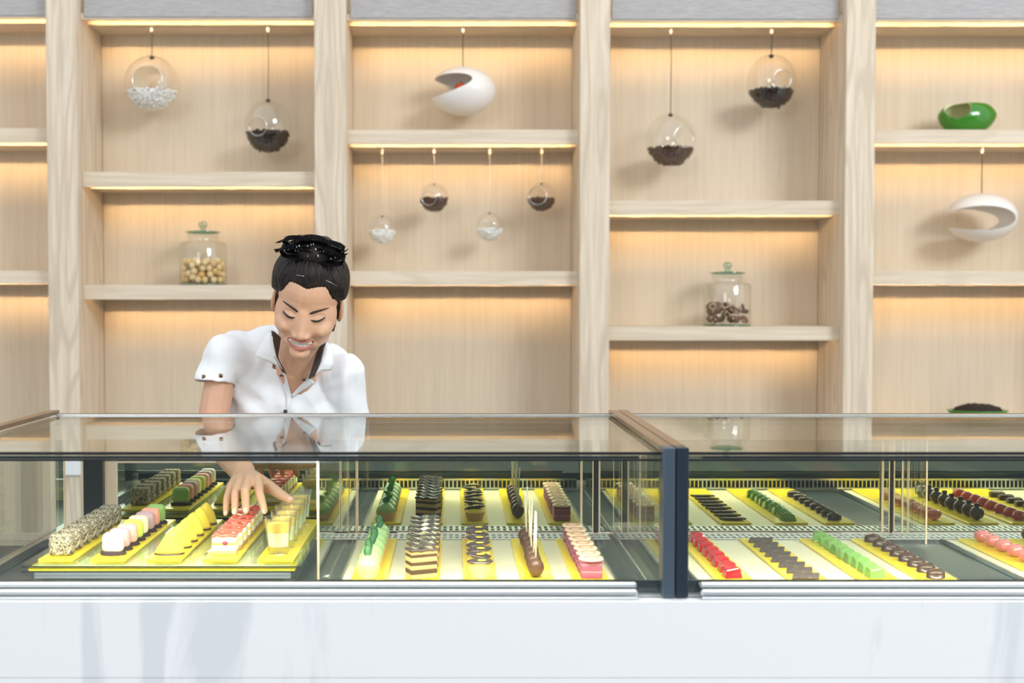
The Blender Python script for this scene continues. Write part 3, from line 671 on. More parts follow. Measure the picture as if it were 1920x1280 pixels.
globe(814, 371, 56, 56, (-9, 2, 13), 'brown_beans', 'brown_bean', ctop(270), 'cord_white', 'small glass globe of brown beans, upper left of the four small ones', G, fillz=2)
globe(717, 431, 54, 56, (-4, 0, 13), 'white_pebbles', 'pebble_white', ctop(270), 'cord_white', 'small glass globe of white pebbles, leftmost of the four small ones', G, fillz=2)
globe(918, 425, 54, 56, (-3, 2, 12), 'white_pebbles', 'pebble_white', ctop(270), 'cord_white', 'small glass globe of white pebbles, between the two brown-filled small globes', G, fillz=5)
globe(1015, 370, 54, 56, (-8, -1, 16), 'brown_beans', 'brown_bean', ctop(270), 'cord_white', 'small glass globe of brown beans, rightmost of the four small ones', G, fillz=3)

def ceramic(px, py, wpx, hpx, cut, label, cy, thick=.007, rot=0):
    c = P(px, py, YH); s = F / YH; rx, rz = wpx / 2 / s, hpx / 2 / s; ry = rx * .8
    r = thing('hanging_ceramic', label, 'hanging pod', c)
    A = bmesh.new(); sph(A, (0, 0, 0), (rx, ry, rz), 64, 40)
    B = bmesh.new(); sph(B, (0, 0, 0), (rx - thick, ry - thick, rz - thick), 48, 30)
    cuts = []
    for (ccx, ccz, crx, crz, cry, ccy, rr) in cut:
        Cc = bmesh.new(); sph(Cc, ((ccx - px) / s, ccy, -(ccz - py) / s), (crx / s, cry, crz / s), 48, 30, rot=Matrix.Rotation(rr, 3, 'Y')); cuts.append(Cc)
    bm = boolean(A, [B] + cuts, 'white_ceramic')
    new_obj('ceramic_shell', bm, 'white_ceramic', r, False)
    for ch in r.children:
        for p in ch.data.polygons: p.use_smooth = True
        ch.data.set_sharp_from_angle(angle=math.radians(40))
    zt = P(px, cy, YH).z - c.z
    new_obj('cord', tube(bmesh.new(), [(0, 0, rz - .002), (0, 0, zt)], .0018, 6), 'cord_dark', r, True)
    new_obj('cord_hook', lathe(bmesh.new(), [(0, -.028), (.005, -.026), (.006, -.012), (.005, 0), (0, 0)], 12, (0, 0, zt + .004)), 'plastic_clear', r, True)
    return r
ceramic(868, 171, 122, 90, [(816, 166, 72, 19, .16, -.055, -.17)], 'white ceramic egg-shaped pod hanging open at its left side, red fruit inside', ctop(38), .006)
ceramic(1840, 408, 131, 91, [(1826, 411, 64, 23, .34, 0, 0)], 'white ceramic crescent-shaped pod hanging below the green bowl shelf', ctop(269), .012)
c = P(864, 175, YH)
t = T('ornament_apple', 'ornament'); t.r.location = c + Vector((0, -.045, -.014)); t.r['label'] = 'small red apple ornament lying inside the white hanging pod'
bm = bmesh.new(); lathe(bm, [(0, .003), (.010, 0), (.022, .010), (.0265, .026), (.023, .040), (.012, .046), (.003, .040), (0, .040)], 24); t.part('apple_body', bm, 'red_candle')
bm = bmesh.new(); tube(bm, [(0, 0, .040), (.001, -.001, .056)], .0015, 6); t.part('stem', bm, 'cord_dark')

# green bowls
def green_bowl(px0, px1, ybase, ytop, Y, label):
    c = P((px0 + px1) / 2, ybase, Y); s = F / Y; hw = (px1 - px0) / 2 / s; h = (ybase - ytop) / s
    r = thing('green_bowl', label, 'bowl', (c.x, c.y, c.z))
    def shape(k):
        b = bmesh.new(); sph(b, (0, 0, h * .52), (hw * k[0], hw * .62 * k[1], h * .66 * k[2]), 56, 36)
        for v in b.verts:
            v.co.x += .06 * (v.co.z - h * .5); v.co.x *= .80 + .20 * min(1, max(0, v.co.z / h) * 1.6)
            if v.co.z < (.0 if k[0] == 1 else .006): v.co.z = .0 if k[0] == 1 else .006
            if v.co.z > h: v.co.z = h + (v.co.z - h) * .3
        return b
    A = shape((1, 1, 1)); B = shape((.90, .88, .86))
    Cc = bmesh.new(); sph(Cc, (-hw * .50, -hw * .42, h * .90), (hw * .44, hw * .50, h * .42), 40, 26, rot=Matrix.Rotation(-.28, 3, 'Y') @ Matrix.Rotation(.5, 3, 'X'))
    bm = boolean(A, [B, Cc], 'green_glaze', 'bowl_inside')
    new_obj('bowl_body', bm, ['green_glaze', 'bowl_inside'], r, True).data.set_sharp_from_angle(angle=math.radians(45))
    return r
YSH = 4.93
def shelf_top_row(py): # image row of a shelf top at depth YSH
    z = zf(py)
    for y in range(0, 900):
        if P(852, y, YSH).z < z: return y
c_ = P(1813, 0, YSH); green_bowl(1758, 1867, shelf_top_row(243), shelf_top_row(243) - 54, YSH, 'glossy green kidney-shaped bowl with pale inside on the upper right shelf').location.z = zf(243) + .0005
# planted bowl low on the right
r = thing('planted_bowl', 'green rimmed bowl of dark soil just above the right display case', 'bowl', (P(1833, 770, YSH).x, YSH, zf(800) + .0005))
hb = P(852, 768, YSH).z - (zf(800) + .0005); s = F / YSH
bm = bmesh.new(); lathe(bm, [(0, 0), (.05, 0), (.09, hb * .35), (.118, hb * .9), (.120, hb), (.112, hb), (.100, hb * .8), (0, hb * .7)], 40)
for v in bm.verts: v.co.y *= .8
new_obj('bowl_body', bm, 'green_glaze', r, True)
bm = bmesh.new(); lathe(bm, [(0, hb * .72), (.101, hb * .86), (.085, hb + .010), (.05, hb + .022), (.0, hb + .024)], 32)
for v in bm.verts: v.co.y *= .78; v.co += mnoise.noise_vector(v.co * 90) * .006
o = new_obj('soil', bm, 'soil', r, True); o['kind'] = 'stuff'

# ------------------------------------------------------------------ jars
def jar(px, zt, label, H=.252):
    x = P(px, 500, YSH).x; r = thing('glass_jar', label, 'jar', (x, YSH, zt + .0005)); s = H / .252
    R = .095 * s
    pr = [(0, 0), (R * .97, 0), (R, .004), (R, .165 * s), (R * .95, .172 * s), (R * .66, .178 * s), (R * .64, .186 * s), (R * .66, .205 * s), (R * .80, .217 * s), (R * .785, .217 * s), (R * .64, .205 * s), (R * .62, .186 * s), (R * .64, .175 * s), (R * .93, .168 * s), (R * .975, .162 * s), (R * .975, .008), (0, .008)]
    new_obj('jar_body', lathe(bmesh.new(), pr, 48), 'jar_glass', r, True)
    new_obj('jar_foot', lathe(bmesh.new(), [(0, .0005), (R * .985, .0005), (R * 1.004, .003), (R * 1.004, .005), (0, .0051)], 48), 'green_edge_glass', r, True)
    lid = new_obj('jar_lid', lathe(bmesh.new(), [(0, .2095 * s), (R * .60, .2095 * s), (R * .70, .212 * s), (R * .70, .216 * s), (R * .4, .219 * s), (.018 * s, .222 * s), (0, .222 * s)], 40), 'green_edge_glass', r, True)
    new_obj('lid_knob', lathe(bmesh.new(), [(.014 * s, .221 * s), (.010 * s, .228 * s), (.016 * s, .235 * s), (.019 * s, .245 * s), (.015 * s, .255 * s), (0, .260 * s)], 24), 'knob_glass', lid, True)
    return Vector((x, YSH, zt + .0005)), R * .955, r
p, R, _ = jar(381, zf(534), 'lidded glass jar of pale round hazelnuts on the left shelf')
rnd = random.Random(3)
proto = {}
def drop(p, R, rad, hmax, n, seed):
    rnd = random.Random(seed); out = []; z = rad + .0085
    tries = 0
    while len(out) < n and tries < 4000:
        tries += 1
        a = rnd.uniform(0, 6.283); q = (R - rad - .0008) * math.sqrt(rnd.random()) if rnd.random() < .45 else (R - rad - .0012)
        x, y = q * math.cos(a), q * math.sin(a); zz = rad + .0085
        for k in range(200):
            hit = [o for o in out if (o[0] - x) ** 2 + (o[1] - y) ** 2 + (o[2] - zz) ** 2 < (2 * rad * .97) ** 2]
            if not hit: break
            zz += .0015
        if zz < hmax and k < 199: out.append((x, y, zz))
    return out
def nutmesh(m_, rad, sc=(1, 1, 1)):
    bm = bmesh.new(); sph(bm, (0, 0, 0), (rad * sc[0], rad * sc[1], rad * sc[2]), 14, 9)
    me = bpy.data.meshes.new('nut'); bm.to_mesh(me); bm.free(); me.materials.append(MATS[m_])
    for f in me.polygons: f.use_smooth = True
    return me
ma, mb_ = nutmesh('hazelnut', .0125), nutmesh('hazelnut_pale', .0132)
for i, q in enumerate(drop(p, R, .0128, .098, 120, 5)):
    o = bpy.data.objects.new('hazelnut', mb_ if i % 3 else ma); col.objects.link(o); o.location = p + Vector(q)
    tag(o, 'pale round hazelnut inside the lidded jar on the left shelf', 'nut', 'hazelnuts in the left jar')
p, R, _ = jar(1364, zf(612), 'lidded glass jar of dark seed shells with white rings on the right shelf')
shell = nutmesh('seed_shell', .020, (1, .75, .35)); ringb = bmesh.new(); lathe(ringb, [(.0125, -.004), (.0175, -.004), (.0165, .007), (.013, .007)], 18, close=True)
rme = bpy.data.meshes.new('ring'); ringb.to_mesh(rme); ringb.free(); rme.materials.append(MATS['seed_white'])
for f in rme.polygons: f.use_smooth = True
dot = nutmesh('seed_white', .007)
rnd = random.Random(9)
for i, q in enumerate(drop(p, R, .0185, .085, 42, 11)):
    t = thing('dried_seed', 'dark dried seed shell with a pale ring inside the jar on the right shelf', 'seed', p + Vector(q), 'dried seed shells in the right jar')
    t.rotation_euler = (rnd.uniform(-1.2, 1.2) + 1.2, rnd.uniform(-.8, .8), rnd.uniform(0, 6))
    for nm, me, sc in (('shell', shell, (.95, 1, 1)), ('pale_ring', rme if i % 2 else dot, (.8, .8, 1))):
        o = bpy.data.objects.new(nm, me); col.objects.link(o); o.parent = t; o.scale = sc
        if nm == 'pale_ring' and i % 2 == 0: o.location = (0, 0, .005)

# ------------------------------------------------------------------ the person
feet = Vector((-.31, 2.98, 0))
person = thing('person', 'smiling person in a white polo shirt bending forward, reaching into the left case', 'person', feet)
def pobj(name, bm, m_, parent=None, smooth=True):
    o = new_obj(name, bm, m_, None, smooth)
    o.data.transform(Matrix.Translation(-feet)); o.parent = parent or person
    if parent: pass
    return o
# head frame
eye = P(568, 596, 2.60)
HR = (Matrix.Rotation(math.radians(3), 4, 'Z') @ Matrix.Rotation(math.radians(9), 4, 'Y') @ Matrix.Rotation(math.radians(25), 4, 'X')).to_3x3()
HO = eye - HR @ Vector((0, -.082, 0))
H = lambda x, y, z: HO + HR @ Vector((x, y, z))
HRi = HR.inverted()
bm = bmesh.new()
def hs(c, r, rot=None): sph(bm, H(*c), r, 28, 18, rot=HR if rot is None else HR @ rot)
hs((0, .014, .034), (.071, .090, .078)); hs((0, -.018, -.020), (.0685, .066, .076)); hs((0, -.024, -.056), (.054, .055, .048))
hs((0, -.058, -.092), (.023, .024, .018))
for sx in (-1, 1):
    hs((sx * .036, -.046, -.030), (.028, .030, .028)); hs((sx * .040, -.012, -.062), (.018, .030, .028))
    hs((sx * .072, .012, -.012), (.007, .017, .030), Matrix.Rotation(sx * .35, 3, 'Z'))
nb = P(556, 692, 2.785)
cap(bm, H(0, .012, -.045), nb, .047, .048)
cap(bm, nb, nb + Vector((0, .05, -.06)), .048, .056)
# chest skin under the shirt
ch = P(550, 728, 2.822); sph(bm, ch, (.075, .055, .075), 24, 16)
cap(bm, ch + Vector((0, .02, .03)), P(560, 800, 2.90), .060, .06)
cap(bm, ch + Vector((0, .05, -.02)), P(424, 664, 2.77), .040, .034); cap(bm, ch + Vector((0, .05, -.02)), P(648, 706, 2.82), .040, .034)
# reaching arm
sh = P(410, 668, 2.77); el = P(396, 808, 2.745); wr = P(455, 884, 2.415)
fa = el + (wr - el) * .35
cap(bm, sh + Vector((.010, .01, 0)), el, .033, .0370); cap(bm, el, fa, .0365, .0365); cap(bm, fa, wr, .0360, .0255)
sph(bm, el, (.037, .037, .037))
# hand
mcp = {'pinky': P(434, 910, 2.345), 'ring': P(449, 903, 2.335), 'middle': P(466, 899, 2.330), 'index': P(484, 898, 2.335)}
pip = {'pinky': P(425.5, 934, 2.315), 'ring': P(441, 925, 2.298), 'middle': P(459.5, 920, 2.290), 'index': P(486, 923, 2.295)}
dip = {'pinky': P(424, 950, 2.305), 'ring': P(440.5, 945, 2.285), 'middle': P(460.5, 942, 2.278), 'index': P(492, 943, 2.283)}
tip = {'pinky': P(423.5, 961, 2.302), 'ring': P(440, 958, 2.280), 'middle': P(461.5, 956, 2.274), 'index': P(496, 957, 2.278)}
rad = {'pinky': .0072, 'ring': .0082, 'middle': .0086, 'index': .0084}
for k in mcp:
    b0 = wr + (mcp[k] - wr) * .12
    cap(bm, b0 + Vector((0, 0, -.003)), mcp[k] + Vector((0, 0, -.004)), .0150, .0115)
    cap(bm, mcp[k], pip[k], rad[k] * 1.22, rad[k] * 1.05); cap(bm, pip[k], dip[k], rad[k] * 1.04, rad[k] * .95); cap(bm, dip[k], tip[k], rad[k] * .95, rad[k] * .78)
th = [wr + (mcp['index'] - wr) * .25 + Vector((.010, 0, -.008)), P(507, 914, 2.352), P(528, 928, 2.297), P(544, 937, 2.2575)]
for a, b_, r0, r1 in zip(th, th[1:], (.0175, .0125, .0098), (.0130, .0100, .0078)): cap(bm, a, b_, r0, r1)
cap(bm, th[1], mcp['index'] + Vector((0, .03, -.006)), .009, .012)     # web of the thumb
sph(bm, (mcp['middle'] + wr) / 2 + Vector((.004, 0, -.006)), (.034, .042, .013))
# other arm, hanging behind the counter
sh2 = P(648, 706, 2.82); el2 = P(668, 935, 2.86); wr2 = el2 + Vector((-.03, -.02, -.235))
cap(bm, sh2, el2, .042, .036); cap(bm, el2, wr2, .036, .025)
for k, (ox, ln_) in enumerate(((-.022, .066), (-.008, .080), (.007, .084), (.021, .078))):
    k0 = wr2 + Vector((.0, ox, -.085)); cap(bm, wr2, k0, .016, .0115); k1 = k0 + Vector((-.006, ox * .15, -ln_ * .5)); cap(bm, k0, k1, .0095, .0085); cap(bm, k1, k1 + Vector((-.014, 0, -ln_ * .45)), .0085, .0068)
cap(bm, wr2 + Vector((0, -.012, -.02)), wr2 + Vector((-.012, -.042, -.062)), .014, .010); cap(bm, wr2 + Vector((-.012, -.042, -.062)), wr2 + Vector((-.016, -.050, -.095)), .0098, .0075)
pel = Vector((-.31, 3.00, .90))
body_bm = remesh(bm, .0023, 5, .5)
G2 = lambda x, z, cx, cz, sx, sz: math.exp(-((x - cx) / sx) ** 2 - ((z - cz) / sz) ** 2)
SM = lambda a, b, t: (lambda u: u * u * (3 - 2 * u))(max(0, min(1, (t - a) / (b - a))))
MZ = -.066
def mouth_c(x): return MZ + 9.5 * x * x               # smile curve
def mouth_h(x): u = 1 - (x / .0275) ** 2; return .0074 * math.sqrt(u) if u > 0 else 0
for v in body_bm.verts:
    l = HRi @ (v.co - HO)
    if l.length > .19 or l.y > -.005: continue
    x, z = l.x, l.z; ax = abs(x)
    msk = SM(-.01, -.045, l.y)
    if z < -.125 or z > .11: continue
    d = 0
    # nose
    if -.052 < z < .02:
        t = (.016 - z) / .056; t = max(0, min(1, t))
        hgt = .002 + .0160 * t ** 1.6; wd = .0080 + .0064 * t
        fall = SM(-.054, -.044, z)
        d += hgt * math.exp(-(x / wd) ** 2) * fall * SM(.02, .006, z)
    d += .0085 * G2(ax, z, .0150, -.0420, .0058, .0062) + .0030 * G2(x, z, 0, -.038, .0085, .0075)
    # eyes
    d += -.0060 * G2(ax, z, .030, .001, .0165, .0110) + .0060 * G2(ax, z, .0315, -.002, .0125, .0080)
    d += .0022 * G2(ax, z, .028, .021, .020, .006)
    # cheeks, folds, lips, chin
    d += .0060 * G2(ax, z, .040, -.033, .015, .014)
    d += -.0026 * math.exp(-((ax - (.021 + (-.040 - z) * .62)) / .0035) ** 2) * SM(-.076, -.060, z) * SM(-.036, -.046, z)
    d += .0050 * G2(x, z, 0, MZ, .026, .015)
    d += .0020 * G2(x, z, 0, -.094, .014, .010) - .0022 * G2(x, z, 0, -.0835, .018, .004)
    mh = mouth_h(x)
    if mh > 0:
        q = (z - mouth_c(x)) / mh
        if abs(q) < 1.0: d += -.013 * (1 - q * q) ** .5
    v.co += HR @ Vector((0, -d * msk, 0))
VPOLY = [(503, 596), (514, 650), (522, 674), (537, 699), (545, 739), (556, 722), (577, 702), (599, 670), (610, 628), (600, 596)]
def inside(p, poly):
    r_ = False
    for i in range(len(poly)):
        (xa, ya), (xb, yb) = poly[i], poly[i - 1]
        if (ya > p[1]) != (yb > p[1]) and p[0] < (xb - xa) * (p[1] - ya) / (yb - ya) + xa: r_ = not r_
    return r_

def project(v):
    d = v - Vector((0, 0, CZ)); fw = Vector((0, math.cos(PITCH), -math.sin(PITCH))); upv = Vector((0, math.sin(PITCH), math.cos(PITCH)))
    k = d.dot(fw); return 852 + F * d.x / k, 640 - F * d.dot(upv) / k
for v in body_bm.verts:                        # the chest recedes under the cloth
    if v.co.y > 2.70:
        a_, b_ = project(v.co)
        if 436 < a_ < 640 and b_ > 655 and not inside((a_, b_), [(495, 640), (510, 690), (526, 712), (545, 758), (575, 735), (600, 706), (622, 650)]): v.co.y += .045
body_bm.normal_update()
bvh = BVHTree.FromBMesh(body_bm)
def face_pt(x, z, offs=0.0):
    o = H(x, -.25, z); hit = bvh.ray_cast(o, HR @ Vector((0, 1, 0)))
    p = hit[0] if hit[0] else H(x, -.08, z)
    return p + HR @ Vector((0, -offs, 0))
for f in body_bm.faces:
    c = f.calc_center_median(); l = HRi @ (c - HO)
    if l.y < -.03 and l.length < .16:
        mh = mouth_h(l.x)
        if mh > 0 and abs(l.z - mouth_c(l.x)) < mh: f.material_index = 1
# keep nail positions
nails = []
for k in tip:
    d_ = (tip[k] - dip[k]).normalized(); nails.append((tip[k] + Vector((0, -rad[k] * .66, .0)) - d_ * .001, d_, rad[k]))
d_ = (th[3] - th[2]).normalized(); nails.append((th[3] + Vector((.0, -.0058, .0028)), d_, .0085))
body = pobj('body', body_bm, ['skin', 'mouth_dark'])
body.data.name = 'body'
for q, d_, r_ in nails:
    bm = bmesh.new(); rot = d_.to_track_quat('Z', 'Y').to_matrix(); sph(bm, q, (r_ * .62, r_ * .25, r_ * .85), 12, 8, rot=rot); pobj('fingernail', bm, 'nail', body)
# lips
up, lo_, tt = [], [], []
nL = 25
for i in range(nL):
    x = -.0290 + .058 * i / (nL - 1); e_ = max(0, 1 - (x / .0290) ** 2)
    hh = mouth_h(x)
    zc = mouth_c(x) + (0 if abs(x) < .0275 else 0)
    up.append(face_pt(x, zc + hh + .0012, .0006 + .0008 * e_)); lo_.append(face_pt(x, zc - hh - .0022, .0010 + .0014 * e_)); tt.append((x, e_, hh, zc))
bm = bmesh.new(); tube(bm, up, [.0007 + .0016 * t_[1] ** .6 for t_ in tt], 10); pobj('upper_lip', bm, 'lip', body)
bm = bmesh.new(); tube(bm, lo_, [.0008 + .0036 * t_[1] ** .6 for t_ in tt], 10); pobj('lower_lip', bm, 'lip', body)
# teeth: two rows, with a brace wire
yref = (HRi @ (face_pt(0, MZ + .0095) - HO)).y
bm = bmesh.new()
for i in range(-5, 6):
    x = i * .0046; zc = mouth_c(x); hh = mouth_h(x)
    if hh < .002: continue
    sph(bm, H(x, yref + .0035 + 6 * x * x, zc + hh * .28), (.0030, .0016, hh * .72), 10, 8, rot=HR)
pobj('teeth', bm, 'teeth', body)
bm = bmesh.new()
for i in range(-4, 5):
    x = i * .0049; zc = mouth_c(x); hh = mouth_h(x)
    sph(bm, H(x, yref + .0045 + 6 * x * x, zc - hh * .62), (.0031, .0014, hh * .30), 10, 8, rot=HR)
pobj('teeth', bm, 'teeth', body)
bm = bmesh.new(); tube(bm, [H(x, yref + .0014 + 6 * x * x, mouth_c(x) + mouth_h(x) * .25) for x in [i * .0023 for i in range(-9, 10)]], .00035, 5)
for i in range(-4, 5):
    x = i * .0046; sph(bm, H(x, yref + .0014 + 6 * x * x, mouth_c(x) + mouth_h(x) * .25), .0008, 6, 5)
pobj('dental_brace', bm, 'brace', body)
# brows, lashes
for sx in (-1, 1):
    pts, rr = [], []
    for i in range(17):
        u = i / 16; x = sx * (.0130 + .0375 * u); z = .0098 + .0078 * math.sin(u * 1.9)
        pts.append(face_pt(x, z, .0002)); rr.append(.0029 * (1 - u) ** .5 * (.6 + .4 * min(1, u * 5)) + .0003)
    bm = bmesh.new(); tube(bm, pts, rr, 8); pobj('eyebrow', bm, 'brow', body)
    pts, rr = [], []
    for i in range(17):
        u = i / 16; x = sx * (.0170 + .0290 * u); z = -.0035 - .0034 * math.sin(math.pi * u) + .0040 * u
        pts.append(face_pt(x, z, .0006)); rr.append(.0005 + .0015 * math.sin(math.pi * min(1, u * .8 + .1)))
    bm = bmesh.new(); tube(bm, pts, rr, 6)
    for i in range(3, 16):
        p0 = pts[i]; tube(bm, [p0, p0 + HR @ Vector((sx * .0012 * (i / 8 - .7), -.0025, -.0020)), p0 + HR @ Vector((sx * .0035 * (i / 8 - .6), -.0042, -.0022))], [.0006, .0004, .0001], 4)
    pobj('eyelashes', bm, 'lash', body)
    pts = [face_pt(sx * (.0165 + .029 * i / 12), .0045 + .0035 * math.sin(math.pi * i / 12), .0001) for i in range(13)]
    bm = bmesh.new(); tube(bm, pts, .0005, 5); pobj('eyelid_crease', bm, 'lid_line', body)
    for nx in (0,):
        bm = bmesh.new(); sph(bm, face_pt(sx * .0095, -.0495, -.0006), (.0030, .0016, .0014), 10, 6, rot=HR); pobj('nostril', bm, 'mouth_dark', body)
# hair cap: radial offset over the skull
bm = bmesh.new()
def hairline(x):
    ax = abs(x)
    return .063 + .003 * math.exp(-((ax - .026) / .014) ** 2) - .002 * math.exp(-(x / .008) ** 2) - .034 * SM(.036, .062, ax) - .060 * SM(.060, .076, ax) + .0006 * math.sin(x * 900)
nu, nv = 220, 120; grid = []
Ctr = Vector((0, .014, .02))
for j in range(nv + 1):
    th_ = math.pi * j / nv; rw = []
    for i in range(nu):
        ph = 2 * math.pi * i / nu
        dl = Vector((math.sin(th_) * math.sin(ph), -math.sin(th_) * math.cos(ph), math.cos(th_)))
        # direction outwards from skull centre; ray from outside inwards
        o = HO + HR @ (Ctr + dl * .25); hit = bvh.ray_cast(o, HR @ (-dl))
        rr = .25 - hit[3] if hit[0] else .08
        rr = min(rr, .125)
        if dl.z < .1 or abs(dl.x) > .75: rr = min(rr, .095)
        pl = Ctr + dl * rr
        if pl.y < .0: dist = pl.z - hairline(pl.x)
        else: dist = min(.06, (pl.z + .070) + .2)if pl.z > -.070 else pl.z + .070
        if abs(pl.x) > .060 and -.004 < pl.y + .012 < .045 and pl.z < .022: dist = min(dist, pl.z - .012)
        volume = .006 + .010 * SM(.02, .09, pl.z) + .005 * SM(.045, .07, abs(pl.x))
        strand = .0009 * math.sin(ph * 41 + 5 * mnoise.noise(dl * 5)) * SM(0, .5, math.sin(th_))
        rr2 = rr - .006 + .0075 * SM(-.003, .004, dist) + (volume + strand) * SM(-.002, .034, dist)
        rw.append(bm.verts.new(HO + HR @ (Ctr + dl * rr2)))
    grid.append(rw)
for A, B in zip(grid, grid[1:]):
    for i in range(nu): bm.faces.new((A[i], B[i], B[(i + 1) % nu], A[(i + 1) % nu]))
bmesh.ops.remove_doubles(bm, verts=bm.verts[:], dist=.0003)
hair = pobj('hair', bm, 'hair_black')
# bun with tulle bow
bn = H(.004, .004, .128)
bm = bmesh.new(); sph(bm, H(.0, .004, .120), (.058, .048, .034), 24, 16, rot=HR)
for i in range(7):
    a = i * .9; sph(bm, H(.030 * math.cos(a), .006 + .026 * math.sin(a), .132 + .004 * math.sin(i * 2)), (.022, .016, .013), 14, 10, rot=HR @ Euler((.3 * math.sin(i), .4 * math.cos(i), a)).to_matrix())
bun = pobj('hair_bun', remesh(bm, .0028, 3), 'hair_black', hair)
def ribbon(pts, wd, up_=Vector((0, -.35, .9)), th_=.0008):
    bm = bmesh.new(); pr = None
    pts = [Vector(p) for p in pts]
    for i, p in enumerate(pts):
        t_ = (pts[min(i + 1, len(pts) - 1)] - pts[max(i - 1, 0)]).normalized(); s_ = t_.cross(up_).normalized(); wv = wd * (.25 + .75 * math.sin(math.pi * (i + .5) / len(pts)))
        a, b_ = bm.verts.new(p - s_ * wv / 2), bm.verts.new(p + s_ * wv / 2)
        if pr: bm.faces.new((pr[0], pr[1], b_, a))
        pr = (a, b_)
    bmesh.ops.solidify(bm, geom=bm.faces[:], thickness=th_)
    return bm
rnd = random.Random(21)
def loop(cx, cz, rx, rz, a0, a1, y=-.01, n=34): return [H(cx + rx * math.cos(a0 + (a1 - a0) * i / n), y - .01 * math.sin(i / n * 3.1), cz + rz * math.sin(a0 + (a1 - a0) * i / n)) for i in range(n + 1)]
for (cx, cz, rx, rz, a0, a1, y, wd) in ((-.028, .134, .034, .010, .2, 6.0, -.020, .040), (.030, .135, .034, .010, 3.4, 9.2, -.020, .040), (.0, .150, .034, .010, 0, 6.0, -.012, .034), (-.030, .142, .038, .014, -.3, 5.6, -.012, .034), (.030, .143, .036, .014, 3.4, 9.2, -.012, .034), (-.034, .128, .036, .013, 0, 5.8, -.030, .036), (.038, .128, .032, .013, 3.2, 9.0, -.028, .036), (0, .148, .030, .012, 0, 6.0, .0, .024), (.045, .136, .020, .020, -1.2, 2.6, -.02, .006), (.050, .150, .016, .012, -.6, 4.2, -.016, .003)):
    pobj('tulle_loop', ribbon(loop(cx, cz, rx, rz, a0, a1, y), wd), 'tulle', hair)
pobj('tulle_loop', ribbon([H(.048, -.02, .150), H(.060, -.024, .132), H(.070, -.03, .105)], .003), 'tulle', hair)
bm = bmesh.new()
for i in range(46):
    a = rnd.uniform(0, 6.28); x = .054 * rnd.uniform(-1, 1)
    sph(bm, H(x, -.034 + .3 * x * x + rnd.uniform(-.012, .016), .134 + rnd.uniform(-.010, .018) * (1 - abs(x) * 8)), rnd.uniform(.0009, .0017), 6, 5)
o = pobj('beads', bm, 'bead', hair); o['kind'] = 'stuff'
for a, b_ in (((-.030, -.078, .100), (-.010, -.082, .102)), ((.040, -.068, .092), (.062, -.050, .072))):
    bm = bmesh.new(); 
    pa, pb = Vector(a), Vector(b_)
    def onhair(v): 
        dl = (v - Ctr).normalized(); o = HO + HR @ (Ctr + dl * .25); hit = bvh.ray_cast(o, HR @ (-dl)); return hit[0] + HR @ dl * .0175
    tube(bm, [onhair(pa), onhair((pa + pb) / 2), onhair(pb)], .0007, 6); pobj('hair_pin', bm, 'brace', hair)

# shirt
bm = bmesh.new()
for (px_, py_, Y_, r_) in ((535, 738, 2.86, (.148, .098, .118)), (470, 700, 2.86, (.100, .090, .100)), (600, 738, 2.88, (.090, .085, .088)), (497, 664, 2.87, (.075, .07, .070)), (452, 672, 2.85, (.070, .068, .068)), (466, 745, 2.86, (.046, .07, .07)), (478, 830, 2.88, (.05, .07, .09)), (612, 694, 2.865, (.062, .06, .062)),
                           (500, 775, 2.815, (.070, .060, .062)), (600, 782, 2.83, (.066, .058, .060)), (548, 770, 2.822, (.075, .062, .075)), (575, 735, 2.835, (.07, .06, .06)), (515, 730, 2.83, (.07, .062, .06)), (548, 870, 2.90, (.138, .108, .13)), (552, 960, 2.95, (.135, .105, .14)), (554, 1060, 3.0, (.142, .115, .12))):
    sph(bm, P(px_, py_, Y_), r_, 28, 18)
cap(bm, P(470, 690, 2.86), sh + Vector((.008, .01, -.004)), .080, .053); cap(bm, sh + Vector((.006, .012, -.006)), P(401, 716, 2.757), .053, .0430)
cap(bm, P(600, 725, 2.88), sh2 + Vector((-.01, 0, 0)), .080, .056); cap(bm, sh2 + Vector((-.006, 0, 0)), P(655, 850, 2.86), .056, .052)
sb = remesh(bm, .0042, 6, .5)
hem_c = P(400, 716, 2.757); hem_d = (el - sh).normalized()
VA, VB, VC = (513, 640), (606, 652), (545, 741)             # neckline triangle in the picture plane of the chest

def edgef(a, b, p): return (b[0] - a[0]) * (p[1] - a[1]) - (b[1] - a[1]) * (p[0] - a[0])
NX = lambda z_: 0
# folds
for v in sb.verts:
    n = v.normal; q = v.co
    f_ = (.5 - abs(mnoise.noise(Vector((q.x * 13 + q.z * 6, q.y * 8, q.z * 6 - q.x * 7))))) * .013 - .0045 + mnoise.noise(q * 30) * .0016
    dd = (q - P(432, 770, 2.76)); f_ += .004 * math.sin((q.x * .8 + q.z) * 95) * math.exp(-(dd.length / .10) ** 2)
    v.co += n * f_
kill = []
neck_axis = nb
cV = (P(545, 741, 2.72))
for f in sb.faces:
    c = f.calc_center_median()
    # sleeve end
    if (c - hem_c).dot(hem_d) > .0 and ((c - hem_c) - hem_d * (c - hem_c).dot(hem_d)).length < .0485 and (c - hem_c).length < .09: kill.append(f); continue
    # neck opening: cylinder around the neck plus a V down the chest front
    u = c.x - nb.x
    if nb.y - .005 < c.y < nb.y + .05 and math.hypot(u, (c.y - nb.y)) < .054 and c.z > nb.z: kill.append(f); continue
    if c.y < nb.y + .05 and inside(project(c), VPOLY): kill.append(f)
bmesh.ops.delete(sb, geom=kill, context='FACES')
